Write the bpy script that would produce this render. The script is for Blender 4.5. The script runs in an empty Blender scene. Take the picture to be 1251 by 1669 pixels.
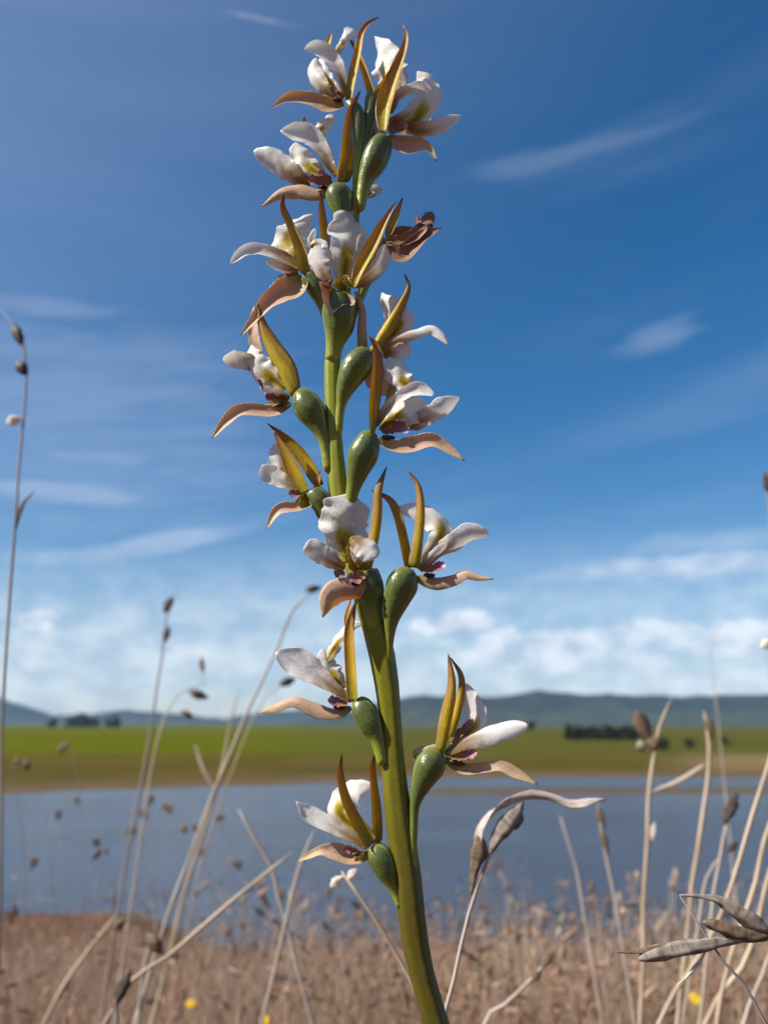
import bpy, math, random
from mathutils import Vector, noise as mnoise
import numpy as np

R = math.radians
scene = bpy.context.scene
COL = scene.collection

# ---------------------------------------------------------------- camera
F_PX, W_PX, H_PX = 1400.0, 1251.0, 1669.0
PITCH = math.atan((1180.0 - H_PX / 2) / F_PX)
CAM = Vector((0.0, 0.0, 0.34))
cam_data = bpy.data.cameras.new('camera')
cam = bpy.data.objects.new('camera', cam_data)
COL.objects.link(cam)
cam.location = CAM
cam.rotation_euler = (math.pi / 2 + PITCH, 0, 0)
cam_data.sensor_fit = 'VERTICAL'
cam_data.sensor_height = 36.0
cam_data.lens = 36.0 * F_PX / H_PX
cam_data.clip_start = 0.01
cam_data.clip_end = 30000
cam_data.dof.use_dof = True
cam_data.dof.focus_distance = 0.157
cam_data.dof.aperture_fstop = 20.0
scene.camera = cam

# ---------------------------------------------------------------- view
scene.render.engine = 'CYCLES'
scene.view_settings.view_transform = 'Standard'
scene.view_settings.look = 'None'
scene.view_settings.gamma = 1.0
scene.view_settings.use_curve_mapping = False
scene.view_settings.exposure = 0.80
scene.cycles.max_bounces = 8
scene.cycles.transparent_max_bounces = 16

SUN_EL, SUN_AZ = R(42), R(-109)      # azimuth measured from the view direction, negative to the left
SUN_DIR = Vector((math.sin(SUN_AZ) * math.cos(SUN_EL), math.cos(SUN_AZ) * math.cos(SUN_EL), math.sin(SUN_EL)))


def pixdir(px, py):
    u, v = (px - W_PX / 2) / F_PX, (H_PX / 2 - py) / F_PX
    cp, sp = math.cos(PITCH), math.sin(PITCH)
    return Vector((u, cp - v * sp, sp + v * cp))


def at(px, py, Y):
    d = pixdir(px, py)
    return CAM + d * (Y / d.y)


def mpp(px, py, Y):                     # metres per pixel at that place
    return (Y / pixdir(px, py).y) / F_PX


def ae(px, py):
    d = pixdir(px, py)
    return d.x / d.y, d.z / d.y


# ---------------------------------------------------------------- node helpers
class NT:
    def __init__(self, tree):
        self.t = tree
        self.n = tree.nodes
        self.l = tree.links

    def node(self, kind, **kw):
        nd = self.n.new(kind)
        for k, v in kw.items():
            setattr(nd, k, v)
        return nd

    def put(self, sock, val):
        if hasattr(val, 'is_output') or isinstance(val, bpy.types.NodeSocket):
            self.l.new(val, sock)
        else:
            sock.default_value = val

    def math(self, op, a, b=0.0, c=0.0, clamp=False):
        nd = self.node('ShaderNodeMath', operation=op, use_clamp=clamp)
        self.put(nd.inputs[0], a)
        self.put(nd.inputs[1], b)
        self.put(nd.inputs[2], c)
        return nd.outputs[0]

    def mix(self, f, a, b, mode='MIX'):
        nd = self.node('ShaderNodeMix', data_type='RGBA', blend_type=mode)
        nd.clamp_factor = True
        self.put(nd.inputs[0], f)
        self.put(nd.inputs[6], a if not isinstance(a, tuple) else (*a, 1)[:4])
        self.put(nd.inputs[7], b if not isinstance(b, tuple) else (*b, 1)[:4])
        return nd.outputs[2]

    def ramp(self, f, stops, interp='LINEAR'):
        nd = self.node('ShaderNodeValToRGB')
        cr = nd.color_ramp
        cr.interpolation = interp
        while len(cr.elements) > 1:
            cr.elements.remove(cr.elements[-1])
        cr.elements[0].position = stops[0][0]
        cr.elements[0].color = (*stops[0][1], 1)
        for p, c in stops[1:]:
            e = cr.elements.new(p)
            e.color = (*c, 1)
        self.put(nd.inputs[0], f)
        return nd.outputs[0]

    def smooth(self, x, a, b):
        nd = self.node('ShaderNodeMapRange', interpolation_type='SMOOTHSTEP')
        self.put(nd.inputs[0], x)
        nd.inputs[1].default_value = a
        nd.inputs[2].default_value = b
        return nd.outputs[0]

    def noise(self, vec, scale, detail=4, rough=0.55, dist=0.0, dim='3D'):
        nd = self.node('ShaderNodeTexNoise', noise_dimensions=dim)
        if vec is not None:
            self.put(nd.inputs['Vector'], vec)
        nd.inputs['Scale'].default_value = scale
        nd.inputs['Detail'].default_value = detail
        nd.inputs['Roughness'].default_value = rough
        nd.inputs['Distortion'].default_value = dist
        return nd.outputs[0]

    def comb(self, x, y, z):
        nd = self.node('ShaderNodeCombineXYZ')
        self.put(nd.inputs[0], x)
        self.put(nd.inputs[1], y)
        self.put(nd.inputs[2], z)
        return nd.outputs[0]

    def attr(self, name):
        nd = self.node('ShaderNodeAttribute', attribute_name=name)
        return nd.outputs['Fac']

    def bump(self, h, strength, dist):
        nd = self.node('ShaderNodeBump')
        nd.inputs['Strength'].default_value = strength
        nd.inputs['Distance'].default_value = dist
        self.put(nd.inputs['Height'], h)
        return nd.outputs[0]


# ---------------------------------------------------------------- world: sky with clouds
world = bpy.data.worlds.new('World')
scene.world = world
world.use_nodes = True
w = NT(world.node_tree)
w.n.clear()
sky = w.node('ShaderNodeTexSky', sky_type='NISHITA')
sky.sun_disc = False
sky.sun_elevation = SUN_EL
sky.sun_rotation = SUN_AZ          # clockwise from +Y seen from above
sky.altitude = 300
sky.air_density = 1.0
sky.dust_density = 0.4
sky.ozone_density = 3.0
tc = w.node('ShaderNodeTexCoord')
sep = w.node('ShaderNodeSeparateXYZ')
w.l.new(tc.outputs['Generated'], sep.inputs[0])
X, Y_, Z = sep.outputs
# tangent coordinates (a = sideways, e = elevation), valid all round through the length of the horizontal part
hor = w.math('SQRT', w.math('ADD', w.math('MULTIPLY', X, X), w.math('MULTIPLY', Y_, Y_)))
el = w.math('DIVIDE', Z, w.math('MAXIMUM', hor, 0.02))
az = w.math('ARCTAN2', X, Y_)
# high thin cirrus: long streaks tilted a little, all over the sky
tilt = w.math('SUBTRACT', el, w.math('MULTIPLY', az, 0.16))
cv = w.comb(w.math('MULTIPLY', az, 1.5), w.math('MULTIPLY', tilt, 7.5), 3.1)
n1 = w.noise(cv, 1.0, 7, 0.58, 0.35)
n1b = w.noise(w.comb(w.math('MULTIPLY', az, 2.0), w.math('MULTIPLY', el, 2.4), 8.7), 1.0, 3, 0.5, 0.2)
cir = w.math('MULTIPLY', w.math('MULTIPLY', w.smooth(n1, 0.40, 0.85), w.smooth(n1b, 0.34, 0.72)), 0.36)
cir = w.math('MULTIPLY', cir, w.math('SUBTRACT', 1.05, w.math('MULTIPLY', w.smooth(el, 0.10, 0.75), 0.70)))
# soft wispy texture used inside the separate streak clouds
wisp = w.noise(w.comb(w.math('MULTIPLY', az, 6.0), w.math('MULTIPLY', tilt, 34.0), 1.7), 1.0, 6, 0.6, 0.5)
puff = w.noise(w.comb(w.math('MULTIPLY', az, 22.0), w.math('MULTIPLY', el, 34.0), 5.0), 1.0, 6, 0.55, 0.15)


def blob(px, py, spx, spy, amp, slope, tex, lo, hi):
    a0, e0 = ae(px, py)
    az0 = math.atan(a0)
    e0 = e0 / math.sqrt(1 + a0 * a0)
    da = w.math('DIVIDE', w.math('SUBTRACT', az, az0), spx / F_PX)
    dl = w.math('SUBTRACT', el, w.math('ADD', w.math('MULTIPLY', w.math('SUBTRACT', az, az0), slope), e0))
    dl = w.math('DIVIDE', dl, spy / F_PX)
    r2 = w.math('ADD', w.math('MULTIPLY', da, da), w.math('MULTIPLY', dl, dl))
    g = w.math('EXPONENT', w.math('MULTIPLY', r2, -1.0))
    v = w.math('ADD', g, w.math('MULTIPLY', w.math('SUBTRACT', tex, 0.5), 1.5))
    return w.math('MULTIPLY', w.math('MULTIPLY', w.smooth(v, lo, hi), amp), w.smooth(g, 0.02, 0.3))


clouds = cir


def add_cloud(c):
    global clouds
    clouds = w.math('MAXIMUM', clouds, c)


for args in [(1120, 925, 330, 30, 0.62, 0.03), (1190, 880, 200, 26, 0.30, 0.05), (700, 980, 300, 34, 0.35, 0.03),
             (230, 890, 190, 22, 0.40, 0.20), (80, 800, 170, 28, 0.36, 0.02), (140, 745, 170, 20, 0.28, 0.02),
             (420, 30, 130, 8, 0.30, -0.10), (1070, 545, 90, 30, 0.20, 0.25), (250, 640, 210, 40, 0.22, 0.10),
             (60, 500, 200, 34, 0.22, 0.05), (900, 260, 260, 40, 0.13, 0.12), (90, 910, 150, 26, 0.30, 0.06)]:
    add_cloud(blob(*args, wisp, 0.25, 1.0))
# low cumulus bank and separate puffs
for args in [(745, 1015, 80, 20, 0.90, 0.08), (60, 1010, 55, 17, 0.85, 0.10), (70, 1060, 42, 16, 0.7, 0.0), (212, 1062, 24, 11, 0.55, 0.0), (305, 1066, 40, 15, 0.7, 0.0), (112, 1102, 22, 9, 0.45, 0.0),
             (900, 1062, 190, 42, 0.80, 0.0), (1060, 1050, 170, 40, 0.75, 0.0), (1230, 1045, 80, 36, 0.85, 0.0), (690, 1085, 110, 30, 0.65, 0.0), (1130, 1112, 140, 18, 0.70, 0.0), (860, 1112, 160, 16, 0.5, 0.0)]:
    add_cloud(blob(*args, puff, 0.22, 0.72))
# thin bright veil of ice cloud round the sun and over the side it stands on
sdv = w.node('ShaderNodeVectorMath', operation='DOT_PRODUCT')
w.l.new(tc.outputs['Generated'], sdv.inputs[0])
sdv.inputs[1].default_value = SUN_DIR
clouds = w.math('MAXIMUM', clouds, w.math('MULTIPLY', w.smooth(sdv.outputs['Value'], -0.1, 1.0), w.math('ADD', 0.14, w.math('MULTIPLY', n1, 0.30))))
add_cloud(blob(120, 680, 380, 240, 0.24, 0.0, wisp, -0.1, 1.3))
# pale veil towards the horizon, with broken low cloud all the way round
lowband = w.math('MULTIPLY', w.smooth(el, 0.26, 0.02), w.math('ADD', 0.36, w.math('MULTIPLY', w.smooth(n1, 0.35, 0.7), 0.40)))
clouds = w.math('MAXIMUM', clouds, lowband)
ccol = w.mix(w.smooth(puff, 0.35, 0.65), (4.9, 5.8, 7.3), (8.8, 9.1, 9.6))
ccol = w.mix(w.smooth(el, 0.10, 0.30), ccol, (6.2, 6.9, 8.4))
hs = w.node('ShaderNodeHueSaturation')
hs.inputs['Saturation'].default_value = 1.37
w.l.new(sky.outputs[0], hs.inputs['Color'])
mixed = w.mix(w.math('MINIMUM', clouds, 0.95), hs.outputs[0], ccol)
bg = w.node('ShaderNodeBackground')
w.l.new(mixed, bg.inputs[0])
bg.inputs[1].default_value = 0.065
wo = w.node('ShaderNodeOutputWorld')
w.l.new(bg.outputs[0], wo.inputs[0])

# ---------------------------------------------------------------- sun
sd = bpy.data.lights.new('sun', 'SUN')
sd.energy = 5.0
sd.angle = R(0.53)
sd.color = (1.0, 0.93, 0.82)
sun = bpy.data.objects.new('sun', sd)
COL.objects.link(sun)
sun.rotation_euler = SUN_DIR.to_track_quat('Z', 'Y').to_euler()

# ================================================================ materials


def new_mat(name):
    m = bpy.data.materials.new(name)
    m.use_nodes = True
    nt = NT(m.node_tree)
    nt.n.clear()
    out = nt.node('ShaderNodeOutputMaterial')
    return m, nt, out


def leafy(name, colour_fn, rough=0.5, spec=0.5, trans=0.35, bump=None, trans_tint=None, coat=0.0):
    """surface with light passing through it: principled + translucent"""
    m, nt, out = new_mat(name)
    col = colour_fn(nt)
    p = nt.node('ShaderNodeBsdfPrincipled')
    nt.put(p.inputs['Base Color'], col)
    p.inputs['Roughness'].default_value = rough
    p.inputs['Specular IOR Level'].default_value = spec
    p.inputs['Coat Weight'].default_value = coat
    p.inputs['Coat Roughness'].default_value = 0.25
    if bump:
        b = bump(nt)
        nt.l.new(b, p.inputs['Normal'])
    if trans > 0:
        tr = nt.node('ShaderNodeBsdfTranslucent')
        nt.put(tr.inputs['Color'], nt.mix(1.0, col, trans_tint, 'MULTIPLY') if trans_tint else col)
        mx = nt.node('ShaderNodeMixShader')
        mx.inputs[0].default_value = trans
        nt.l.new(p.outputs[0], mx.inputs[1])
        nt.l.new(tr.outputs[0], mx.inputs[2])
        nt.l.new(mx.outputs[0], out.inputs[0])
    else:
        nt.l.new(p.outputs[0], out.inputs[0])
    return m


def objco(nt):
    return nt.node('ShaderNodeTexCoord').outputs['Object']


def grainy(nt, layers):                 # uneven cell surface: the normal tipped by fine noise
    nrm = nt.node('ShaderNodeNewGeometry').outputs['Normal']
    for sc, k in layers:
        nd = nt.node('ShaderNodeTexNoise')
        nt.l.new(objco(nt), nd.inputs['Vector'])
        nd.inputs['Scale'].default_value = sc
        nd.inputs['Detail'].default_value = 2
        sub = nt.node('ShaderNodeVectorMath', operation='SUBTRACT')
        nt.l.new(nd.outputs['Color'], sub.inputs[0])
        sub.inputs[1].default_value = (0.5, 0.5, 0.5)
        mul = nt.node('ShaderNodeVectorMath', operation='SCALE')
        nt.l.new(sub.outputs[0], mul.inputs[0])
        mul.inputs['Scale'].default_value = k
        add = nt.node('ShaderNodeVectorMath', operation='ADD')
        nt.l.new(nrm, add.inputs[0])
        nt.l.new(mul.outputs[0], add.inputs[1])
        nz = nt.node('ShaderNodeVectorMath', operation='NORMALIZE')
        nt.l.new(add.outputs[0], nz.inputs[0])
        nrm = nz.outputs[0]
    return nrm


def papilla(nt):                        # the glistening grain of orchid petals
    return grainy(nt, [(3000, 0.50), (600, 0.35)])


def streaks(nt, k=9.0, k2=3.0):         # lengthwise veins from the along / across attributes
    return nt.noise(nt.comb(nt.math('MULTIPLY', nt.attr('s'), k), nt.math('MULTIPLY', nt.attr('t'), k2), 0.0), 1.0, 3)


def c_petal(nt):
    t, s = nt.attr('t'), nt.attr('s')
    base = nt.ramp(t, [(0.0, (0.36, 0.26, 0.04)), (0.16, (0.42, 0.28, 0.12)), (0.36, (0.72, 0.63, 0.52)), (0.52, (0.86, 0.84, 0.81)), (1.0, (0.88, 0.87, 0.85))])
    mid = nt.math('MULTIPLY', nt.smooth(nt.math('ABSOLUTE', s), 0.5, 0.05), nt.smooth(t, 0.72, 0.12))
    base = nt.mix(nt.math('MULTIPLY', mid, 0.7), base, (0.30, 0.17, 0.06))
    return nt.mix(nt.math('MULTIPLY', nt.smooth(streaks(nt), 0.45, 0.75), 0.12), base, (0.70, 0.60, 0.55))


def c_lab(nt):
    t, s = nt.attr('t'), nt.attr('s')
    n = nt.noise(objco(nt), 500, 2)
    white = nt.ramp(t, [(0.0, (0.62, 0.52, 0.30)), (0.2, (0.76, 0.69, 0.58)), (0.45, (0.86, 0.845, 0.81)), (1, (0.88, 0.87, 0.85))])
    a = nt.math('ABSOLUTE', s)
    lim = nt.math('ADD', a, nt.math('MULTIPLY', nt.math('SUBTRACT', n, 0.5), 0.3))
    yl = nt.math('MULTIPLY', nt.smooth(lim, 0.52, 0.28), nt.smooth(t, 0.56, 0.40))
    col = nt.mix(yl, white, (0.62, 0.50, 0.03))
    br = nt.math('MULTIPLY', nt.smooth(lim, 0.26, 0.08), nt.smooth(t, 0.46, 0.24))
    return nt.mix(nt.math('MULTIPLY', br, 0.8), col, (0.22, 0.13, 0.015))


def c_sepal(nt):
    t, s = nt.attr('t'), nt.attr('s')
    n = streaks(nt, 5, 4)
    base = nt.ramp(t, [(0.0, (0.40, 0.38, 0.03)), (0.25, (0.66, 0.52, 0.03)), (0.60, (0.64, 0.44, 0.05)), (0.84, (0.54, 0.30, 0.10)), (0.95, (0.18, 0.10, 0.05)), (1, (0.05, 0.04, 0.03))])
    edge = nt.smooth(nt.math('ABSOLUTE', s), 0.55, 0.95)
    base = nt.mix(nt.math('MULTIPLY', edge, 0.6), base, (0.42, 0.22, 0.16))
    base = nt.mix(nt.math('MULTIPLY', nt.smooth(n, 0.45, 0.65), 0.5), base, (0.30, 0.16, 0.03))
    return nt.mix(nt.math('MULTIPLY', nt.smooth(nt.noise(objco(nt), 1200, 3), 0.52, 0.7), 0.3), base, (0.62, 0.52, 0.10))


def c_dorsal(nt):
    t, s = nt.attr('t'), nt.attr('s')
    base = nt.ramp(t, [(0.0, (0.30, 0.27, 0.05)), (0.15, (0.58, 0.43, 0.25)), (0.5, (0.70, 0.50, 0.39)), (0.78, (0.74, 0.60, 0.38)), (0.95, (0.66, 0.55, 0.24)), (1, (0.3, 0.2, 0.1))])
    n = streaks(nt, 6, 2)
    base = nt.mix(nt.math('MULTIPLY', nt.smooth(n, 0.45, 0.72), 0.5), base, (0.40, 0.24, 0.18))
    edge = nt.smooth(nt.math('ABSOLUTE', s), 0.7, 1.0)  # pale margin: lit rim of the channelled sepal put into the colour
    return nt.mix(nt.math('MULTIPLY', edge, 0.5), base, (0.72, 0.60, 0.42))


def c_withered(nt):
    n = streaks(nt, 6, 4)
    t = nt.attr('t')
    base = nt.ramp(n, [(0.3, (0.15, 0.075, 0.05)), (0.55, (0.33, 0.19, 0.13)), (0.8, (0.46, 0.30, 0.2))])
    return nt.mix(nt.smooth(t, 0.85, 1.0), base, (0.07, 0.045, 0.04))


def c_column(nt):
    t = nt.attr('t')
    n = nt.noise(objco(nt), 900, 2)
    base = nt.ramp(t, [(0.0, (0.30, 0.20, 0.03)), (0.35, (0.34, 0.17, 0.06)), (0.65, (0.34, 0.14, 0.17)), (1, (0.60, 0.40, 0.44))])
    return nt.mix(nt.math('MULTIPLY', nt.smooth(n, 0.45, 0.6), 0.7), base, (0.30, 0.12, 0.15))


def c_yellow(nt):
    t = nt.attr('t')
    return nt.ramp(t, [(0.0, (0.20, 0.17, 0.015)), (0.5, (0.52, 0.42, 0.03)), (1, (0.70, 0.58, 0.20))])


def c_ovary(nt):
    t, s = nt.attr('t'), nt.attr('s')
    base = nt.ramp(t, [(0.0, (0.19, 0.19, 0.03)), (0.12, (0.088, 0.118, 0.028)), (0.5, (0.108, 0.145, 0.032)), (0.8, (0.25, 0.28, 0.03)), (1, (0.30, 0.31, 0.025))])
    rib = nt.smooth(nt.math('SINE', nt.math('MULTIPLY', s, 18.85)), 0.86, 1.0)
    base = nt.mix(nt.math('MULTIPLY', rib, 0.5), base, (0.28, 0.33, 0.08))
    n = nt.noise(objco(nt), 420, 4)
    base = nt.mix(nt.math('MULTIPLY', nt.smooth(n, 0.55, 0.75), 0.3), base, (0.20, 0.15, 0.05))
    return base


def b_ovary(nt):
    return grainy(nt, [(3200, 0.55), (700, 0.25)])


def b_stem(nt):
    return grainy(nt, [(2500, 0.28), (500, 0.15)])


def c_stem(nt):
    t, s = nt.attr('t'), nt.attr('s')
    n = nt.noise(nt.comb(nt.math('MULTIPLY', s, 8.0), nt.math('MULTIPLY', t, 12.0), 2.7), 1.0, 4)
    base = nt.ramp(t, [(0.0, (0.27, 0.30, 0.02)), (0.20, (0.27, 0.29, 0.014)), (0.29, (0.19, 0.185, 0.010)), (0.37, (0.105, 0.090, 0.010)), (1, (0.09, 0.075, 0.012))])  # lower stops: brownish pigment, with the shade on the lower stem painted in
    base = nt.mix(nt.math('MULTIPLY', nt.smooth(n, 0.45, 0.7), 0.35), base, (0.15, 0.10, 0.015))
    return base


PETAL = leafy('petal_white', c_petal, 0.30, 0.6, 0.50, papilla, None, 0.10)
LAB = leafy('labellum_white', c_lab, 0.45, 0.45, 0.50, papilla, None, 0.06)
SEPAL = leafy('sepal_ochre', c_sepal, 0.45, 0.40, 0.50, b_stem, (1.0, 0.86, 0.35))
DORSAL = leafy('dorsal_tan', c_dorsal, 0.48, 0.40, 0.45, papilla, (1.0, 0.82, 0.6))
WITHER = leafy('withered_brown', c_withered, 0.7, 0.3, 0.22, papilla)
COLUMN = leafy('column_pink', c_column, 0.35, 0.5, 0.25, papilla)
YELLOW = leafy('column_yellow', c_yellow, 0.4, 0.5, 0.3, papilla)
DARK = leafy('throat_dark', lambda nt: nt.mix(0.5, (0.035, 0.012, 0.008), (0.06, 0.02, 0.012)), 0.4, 0.4, 0.0)
OVARY = leafy('ovary_green', c_ovary, 0.34, 0.6, 0.12, b_ovary, (0.9, 1.0, 0.3), 0.0)
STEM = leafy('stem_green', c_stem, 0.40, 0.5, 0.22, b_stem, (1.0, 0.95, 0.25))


def c_straw(base, dark):
    def f(nt):
        n = nt.noise(nt.comb(nt.math('MULTIPLY', nt.attr('s'), 3.0), nt.math('MULTIPLY', nt.attr('t'), 14.0), 0), 1.0, 4)
        return nt.mix(nt.smooth(n, 0.42, 0.68), base, dark)
    return f


STRAW = leafy('straw_pale', c_straw((0.54, 0.44, 0.32), (0.32, 0.23, 0.15)), 0.6, 0.3, 0.2)
STRAW_G = leafy('straw_grey', c_straw((0.50, 0.43, 0.37), (0.32, 0.25, 0.20)), 0.6, 0.3, 0.15)
STALK_D = leafy('stalk_dark', c_straw((0.30, 0.26, 0.24), (0.18, 0.15, 0.14)), 0.6, 0.3, 0.1)
SPIKE = leafy('spikelet_brown', c_straw((0.20, 0.14, 0.09), (0.09, 0.06, 0.045)), 0.6, 0.3, 0.15)
SPIKE_D = leafy('spikelet_dark', c_straw((0.09, 0.07, 0.06), (0.04, 0.032, 0.03)), 0.6, 0.3, 0.05)
SPIKE_G = leafy('spikelet_grey', c_straw((0.32, 0.27, 0.23), (0.13, 0.10, 0.085)), 0.6, 0.35, 0.12)
FLUFF_G = leafy('leaf_grey', c_straw((0.55, 0.49, 0.44), (0.30, 0.25, 0.22)), 0.5, 0.4, 0.25)
FLUFF = leafy('fluff_white', c_straw((0.80, 0.74, 0.68), (0.62, 0.50, 0.42)), 0.8, 0.2, 0.3)
DAISY = leafy('daisy_yellow', c_straw((0.78, 0.55, 0.03), (0.70, 0.42, 0.02)), 0.6, 0.3, 0.25)
LEAFGREEN = leafy('leaf_green', c_straw((0.12, 0.15, 0.03), (0.16, 0.16, 0.04)), 0.55, 0.3, 0.25)


def c_grass(nt):
    v = nt.attr('v')
    t = nt.attr('t')
    c = nt.ramp(v, [(0.0, (0.075, 0.040, 0.028)), (0.22, (0.18, 0.098, 0.066)), (0.45, (0.31, 0.185, 0.125)), (0.62, (0.42, 0.275, 0.195)), (0.78, (0.36, 0.23, 0.15)), (0.86, (0.15, 0.12, 0.045)), (0.94, (0.46, 0.34, 0.25)), (1.0, (0.60, 0.50, 0.40))])
    return c


GRASS = leafy('grass_dry', c_grass, 0.65, 0.25, 0.25)


def c_tree(nt):
    v = nt.attr('v')
    return nt.ramp(v, [(0, (0.007, 0.013, 0.008)), (0.6, (0.014, 0.025, 0.014)), (1, (0.028, 0.040, 0.018))])


TREELEAF = leafy('tree_leaves', c_tree, 0.6, 0.3, 0.15)
BARK = leafy('bark', c_straw((0.10, 0.075, 0.055), (0.06, 0.045, 0.035)), 0.8, 0.2, 0.0)

# ================================================================ mesh helpers


def make_mesh(name, verts, faces, mat, attrs=None, smooth=True):
    me = bpy.data.meshes.new(name)
    me.from_pydata([tuple(v) for v in verts], [], faces)
    me.materials.append(mat)
    if attrs:
        for k, vals in attrs.items():
            a = me.attributes.new(k, 'FLOAT', 'POINT')
            a.data.foreach_set('value', np.asarray(vals, dtype=np.float32))
    if smooth:
        me.polygons.foreach_set('use_smooth', [True] * len(me.polygons))
    me.update()
    return me


def link(name, me, parent=None, loc=None):
    o = bpy.data.objects.new(name, me)
    COL.objects.link(o)
    if parent:
        o.parent = parent
    if loc is not None:
        o.location = loc
    return o


def tag(o, label, cat, group=None):
    o['label'] = label
    o['category'] = cat
    if group:
        o['group'] = group
    return o


def structure(name, me):
    o = link(name, me)
    o['kind'] = 'structure'
    return o


def cr(p, u):                           # Catmull-Rom through a list of tuples, u in 0..1
    n = len(p) - 1
    x = min(max(u, 0.0), 1.0) * n
    i = min(int(x), n - 1)
    f = x - i
    p1, p2 = np.asarray(p[i], float), np.asarray(p[i + 1], float)
    p0 = np.asarray(p[i - 1], float) if i > 0 else 2 * p1 - p2
    p3 = np.asarray(p[i + 2], float) if i + 2 <= n else 2 * p2 - p1
    return 0.5 * (2 * p1 + (p2 - p0) * f + (2 * p0 - 5 * p1 + 4 * p2 - p3) * f * f + (3 * p1 - p0 - 3 * p2 + p3) * f ** 3)


def resample(p, nu):                    # even steps of arc length; p rows are (x,y,z,extra...)
    dense = np.array([cr(p, i / 80.0) for i in range(81)])
    seg = np.linalg.norm(np.diff(dense[:, :3], axis=0), axis=1)
    L = np.concatenate([[0], np.cumsum(seg)])
    tgt = np.linspace(0, L[-1], nu)
    return np.array([[np.interp(t, L, dense[:, k]) for k in range(dense.shape[1])] for t in tgt])


def ribbon(p, th, tilt=0.0, cup=0.3, ruffle=0.0, jag=0.0, nu=18, nv=7, seed=0, round_tip=True, round_base=True, twist=0.0, origin=None):
    """closed thin blade. p: rows (x,y,z,halfwidth) in metres. returns verts, faces, t, s"""
    q = resample(p, nu)
    rnd = random.Random(seed)
    ph1, ph2, ph3 = rnd.uniform(0, 6), rnd.uniform(0, 6), rnd.uniform(0, 6)
    pos = [Vector(r[:3]) for r in q]
    verts, T, S = [], [], []
    ring = 2 * nv
    for i in range(nu):
        u = i / (nu - 1)
        tg = (pos[min(i + 1, nu - 1)] - pos[max(i - 1, 0)]).normalized()
        view = (pos[i] - CAM).normalized()
        n = tg.cross(view)
        n = n.normalized() if n.length > 1e-6 else Vector((1, 0, 0))
        m = n.cross(tg).normalized()        # towards / away from the lens
        ang = tilt + twist * (u - 0.5)
        hw = max(q[i][3], 1e-5) / max(math.cos(ang), 0.35)
        if round_tip and u > 0.82:
            hw *= math.sqrt(max(0.0, 1 - ((u - 0.82) / 0.18) ** 2)) * 0.97 + 0.03
        if round_base and u < 0.07:
            hw *= 0.55 + 0.45 * math.sqrt(max(0.0, 1 - ((0.07 - u) / 0.07) ** 2))
        nd = n * math.cos(ang) + m * math.sin(ang)
        md = m * math.cos(ang) - n * math.sin(ang)
        env = math.sin(math.pi * min(1, u * 1.05)) ** 0.5 if u < 0.95 else 0.4
        for k in range(ring):
            a = 2 * math.pi * k / ring
            s = math.cos(a)
            tt = math.sin(a)
            wj = 1.0
            if jag:
                e = abs(s) ** 3
                sg = 1.0 if s > 0 else -1.0
                wj += jag * e * (0.6 * math.sin(17 * u + ph1 * sg) + 0.5 * math.sin(31 * u + ph2 * sg) + 0.3 * math.sin(53 * u + ph3))
            off = cup * hw * (s * s - 0.3)
            if ruffle:
                sg = 1.0 if s > 0 else -1.0
                off += ruffle * hw * s * s * env * (math.sin(13 * u + ph2 * sg) + 0.6 * math.sin(27 * u + ph1 * sg))
                off += 0.25 * ruffle * hw * math.sin(9 * u + 4 * s + ph3)
            thk = th * tt * (0.15 + 0.85 * math.sqrt(max(0, 1 - s * s))) * (0.4 + 0.6 * min(1, hw / (th * 3)))
            verts.append(pos[i] + nd * (hw * s * wj) + md * (off + thk))
            T.append(u)
            S.append(s)
    faces = []
    for i in range(nu - 1):
        for k in range(ring):
            k2 = (k + 1) % ring
            faces.append((i * ring + k, (i + 1) * ring + k, (i + 1) * ring + k2, i * ring + k2))
    faces.append(tuple(range(ring)))
    faces.append(tuple((nu - 1) * ring + k for k in range(ring))[::-1])
    if origin is not None:
        verts = [v - origin for v in verts]
    return verts, faces, T, S


def tube(p, nu=18, nv=12, rib=0.0, nrib=6, cap=True, flat=1.0, wob=0.0, seed=0, origin=None):
    """p rows (x,y,z,r)"""
    q = resample(p, nu)
    rnd = random.Random(seed)
    pos = [Vector(r[:3]) for r in q]
    verts, T, S = [], [], []
    ref = None
    ph = rnd.uniform(0, 6)
    for i in range(nu):
        u = i / (nu - 1)
        tg = (pos[min(i + 1, nu - 1)] - pos[max(i - 1, 0)]).normalized()
        if ref is None:
            ref = tg.cross(Vector((0.1, 1, 0.05))).normalized()
        n = (ref - tg * ref.dot(tg)).normalized()
        ref = n
        b = tg.cross(n)
        r = max(q[i][3], 1e-5)
        if cap and i == 0:
            r *= 0.45
        if cap and i == nu - 1:
            r *= 0.45
        for k in range(nv):
            a = 2 * math.pi * k / nv
            rr = r * (1 + rib * math.cos(nrib * a)) * (1 + wob * math.sin(3 * a + 9 * u + ph) * math.sin(14 * u + ph))
            verts.append(pos[i] + n * (rr * math.cos(a)) + b * (rr * flat * math.sin(a)))
            T.append(u)
            S.append(k / nv)
    faces = []
    for i in range(nu - 1):
        for k in range(nv):
            k2 = (k + 1) % nv
            faces.append((i * nv + k, i * nv + k2, (i + 1) * nv + k2, (i + 1) * nv + k))
    faces.append(tuple(range(nv))[::-1])
    faces.append(tuple((nu - 1) * nv + k for k in range(nv)))
    if origin is not None:
        verts = [v - origin for v in verts]
    return verts, faces, T, S


# ================================================================ terrain
ZW = CAM.z - 6.0                        # level of the lake


def sm(x, a, b):
    t = min(1.0, max(0.0, (x - a) / (b - a)))
    return t * t * (3 - 2 * t)


def fbm(x, y, s, o=3):
    v, a = 0.0, 1.0
    for _ in range(o):
        v += a * mnoise.noise(Vector((x * s, y * s, 3.3)))
        s *= 2.1
        a *= 0.5
    return v


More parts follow.
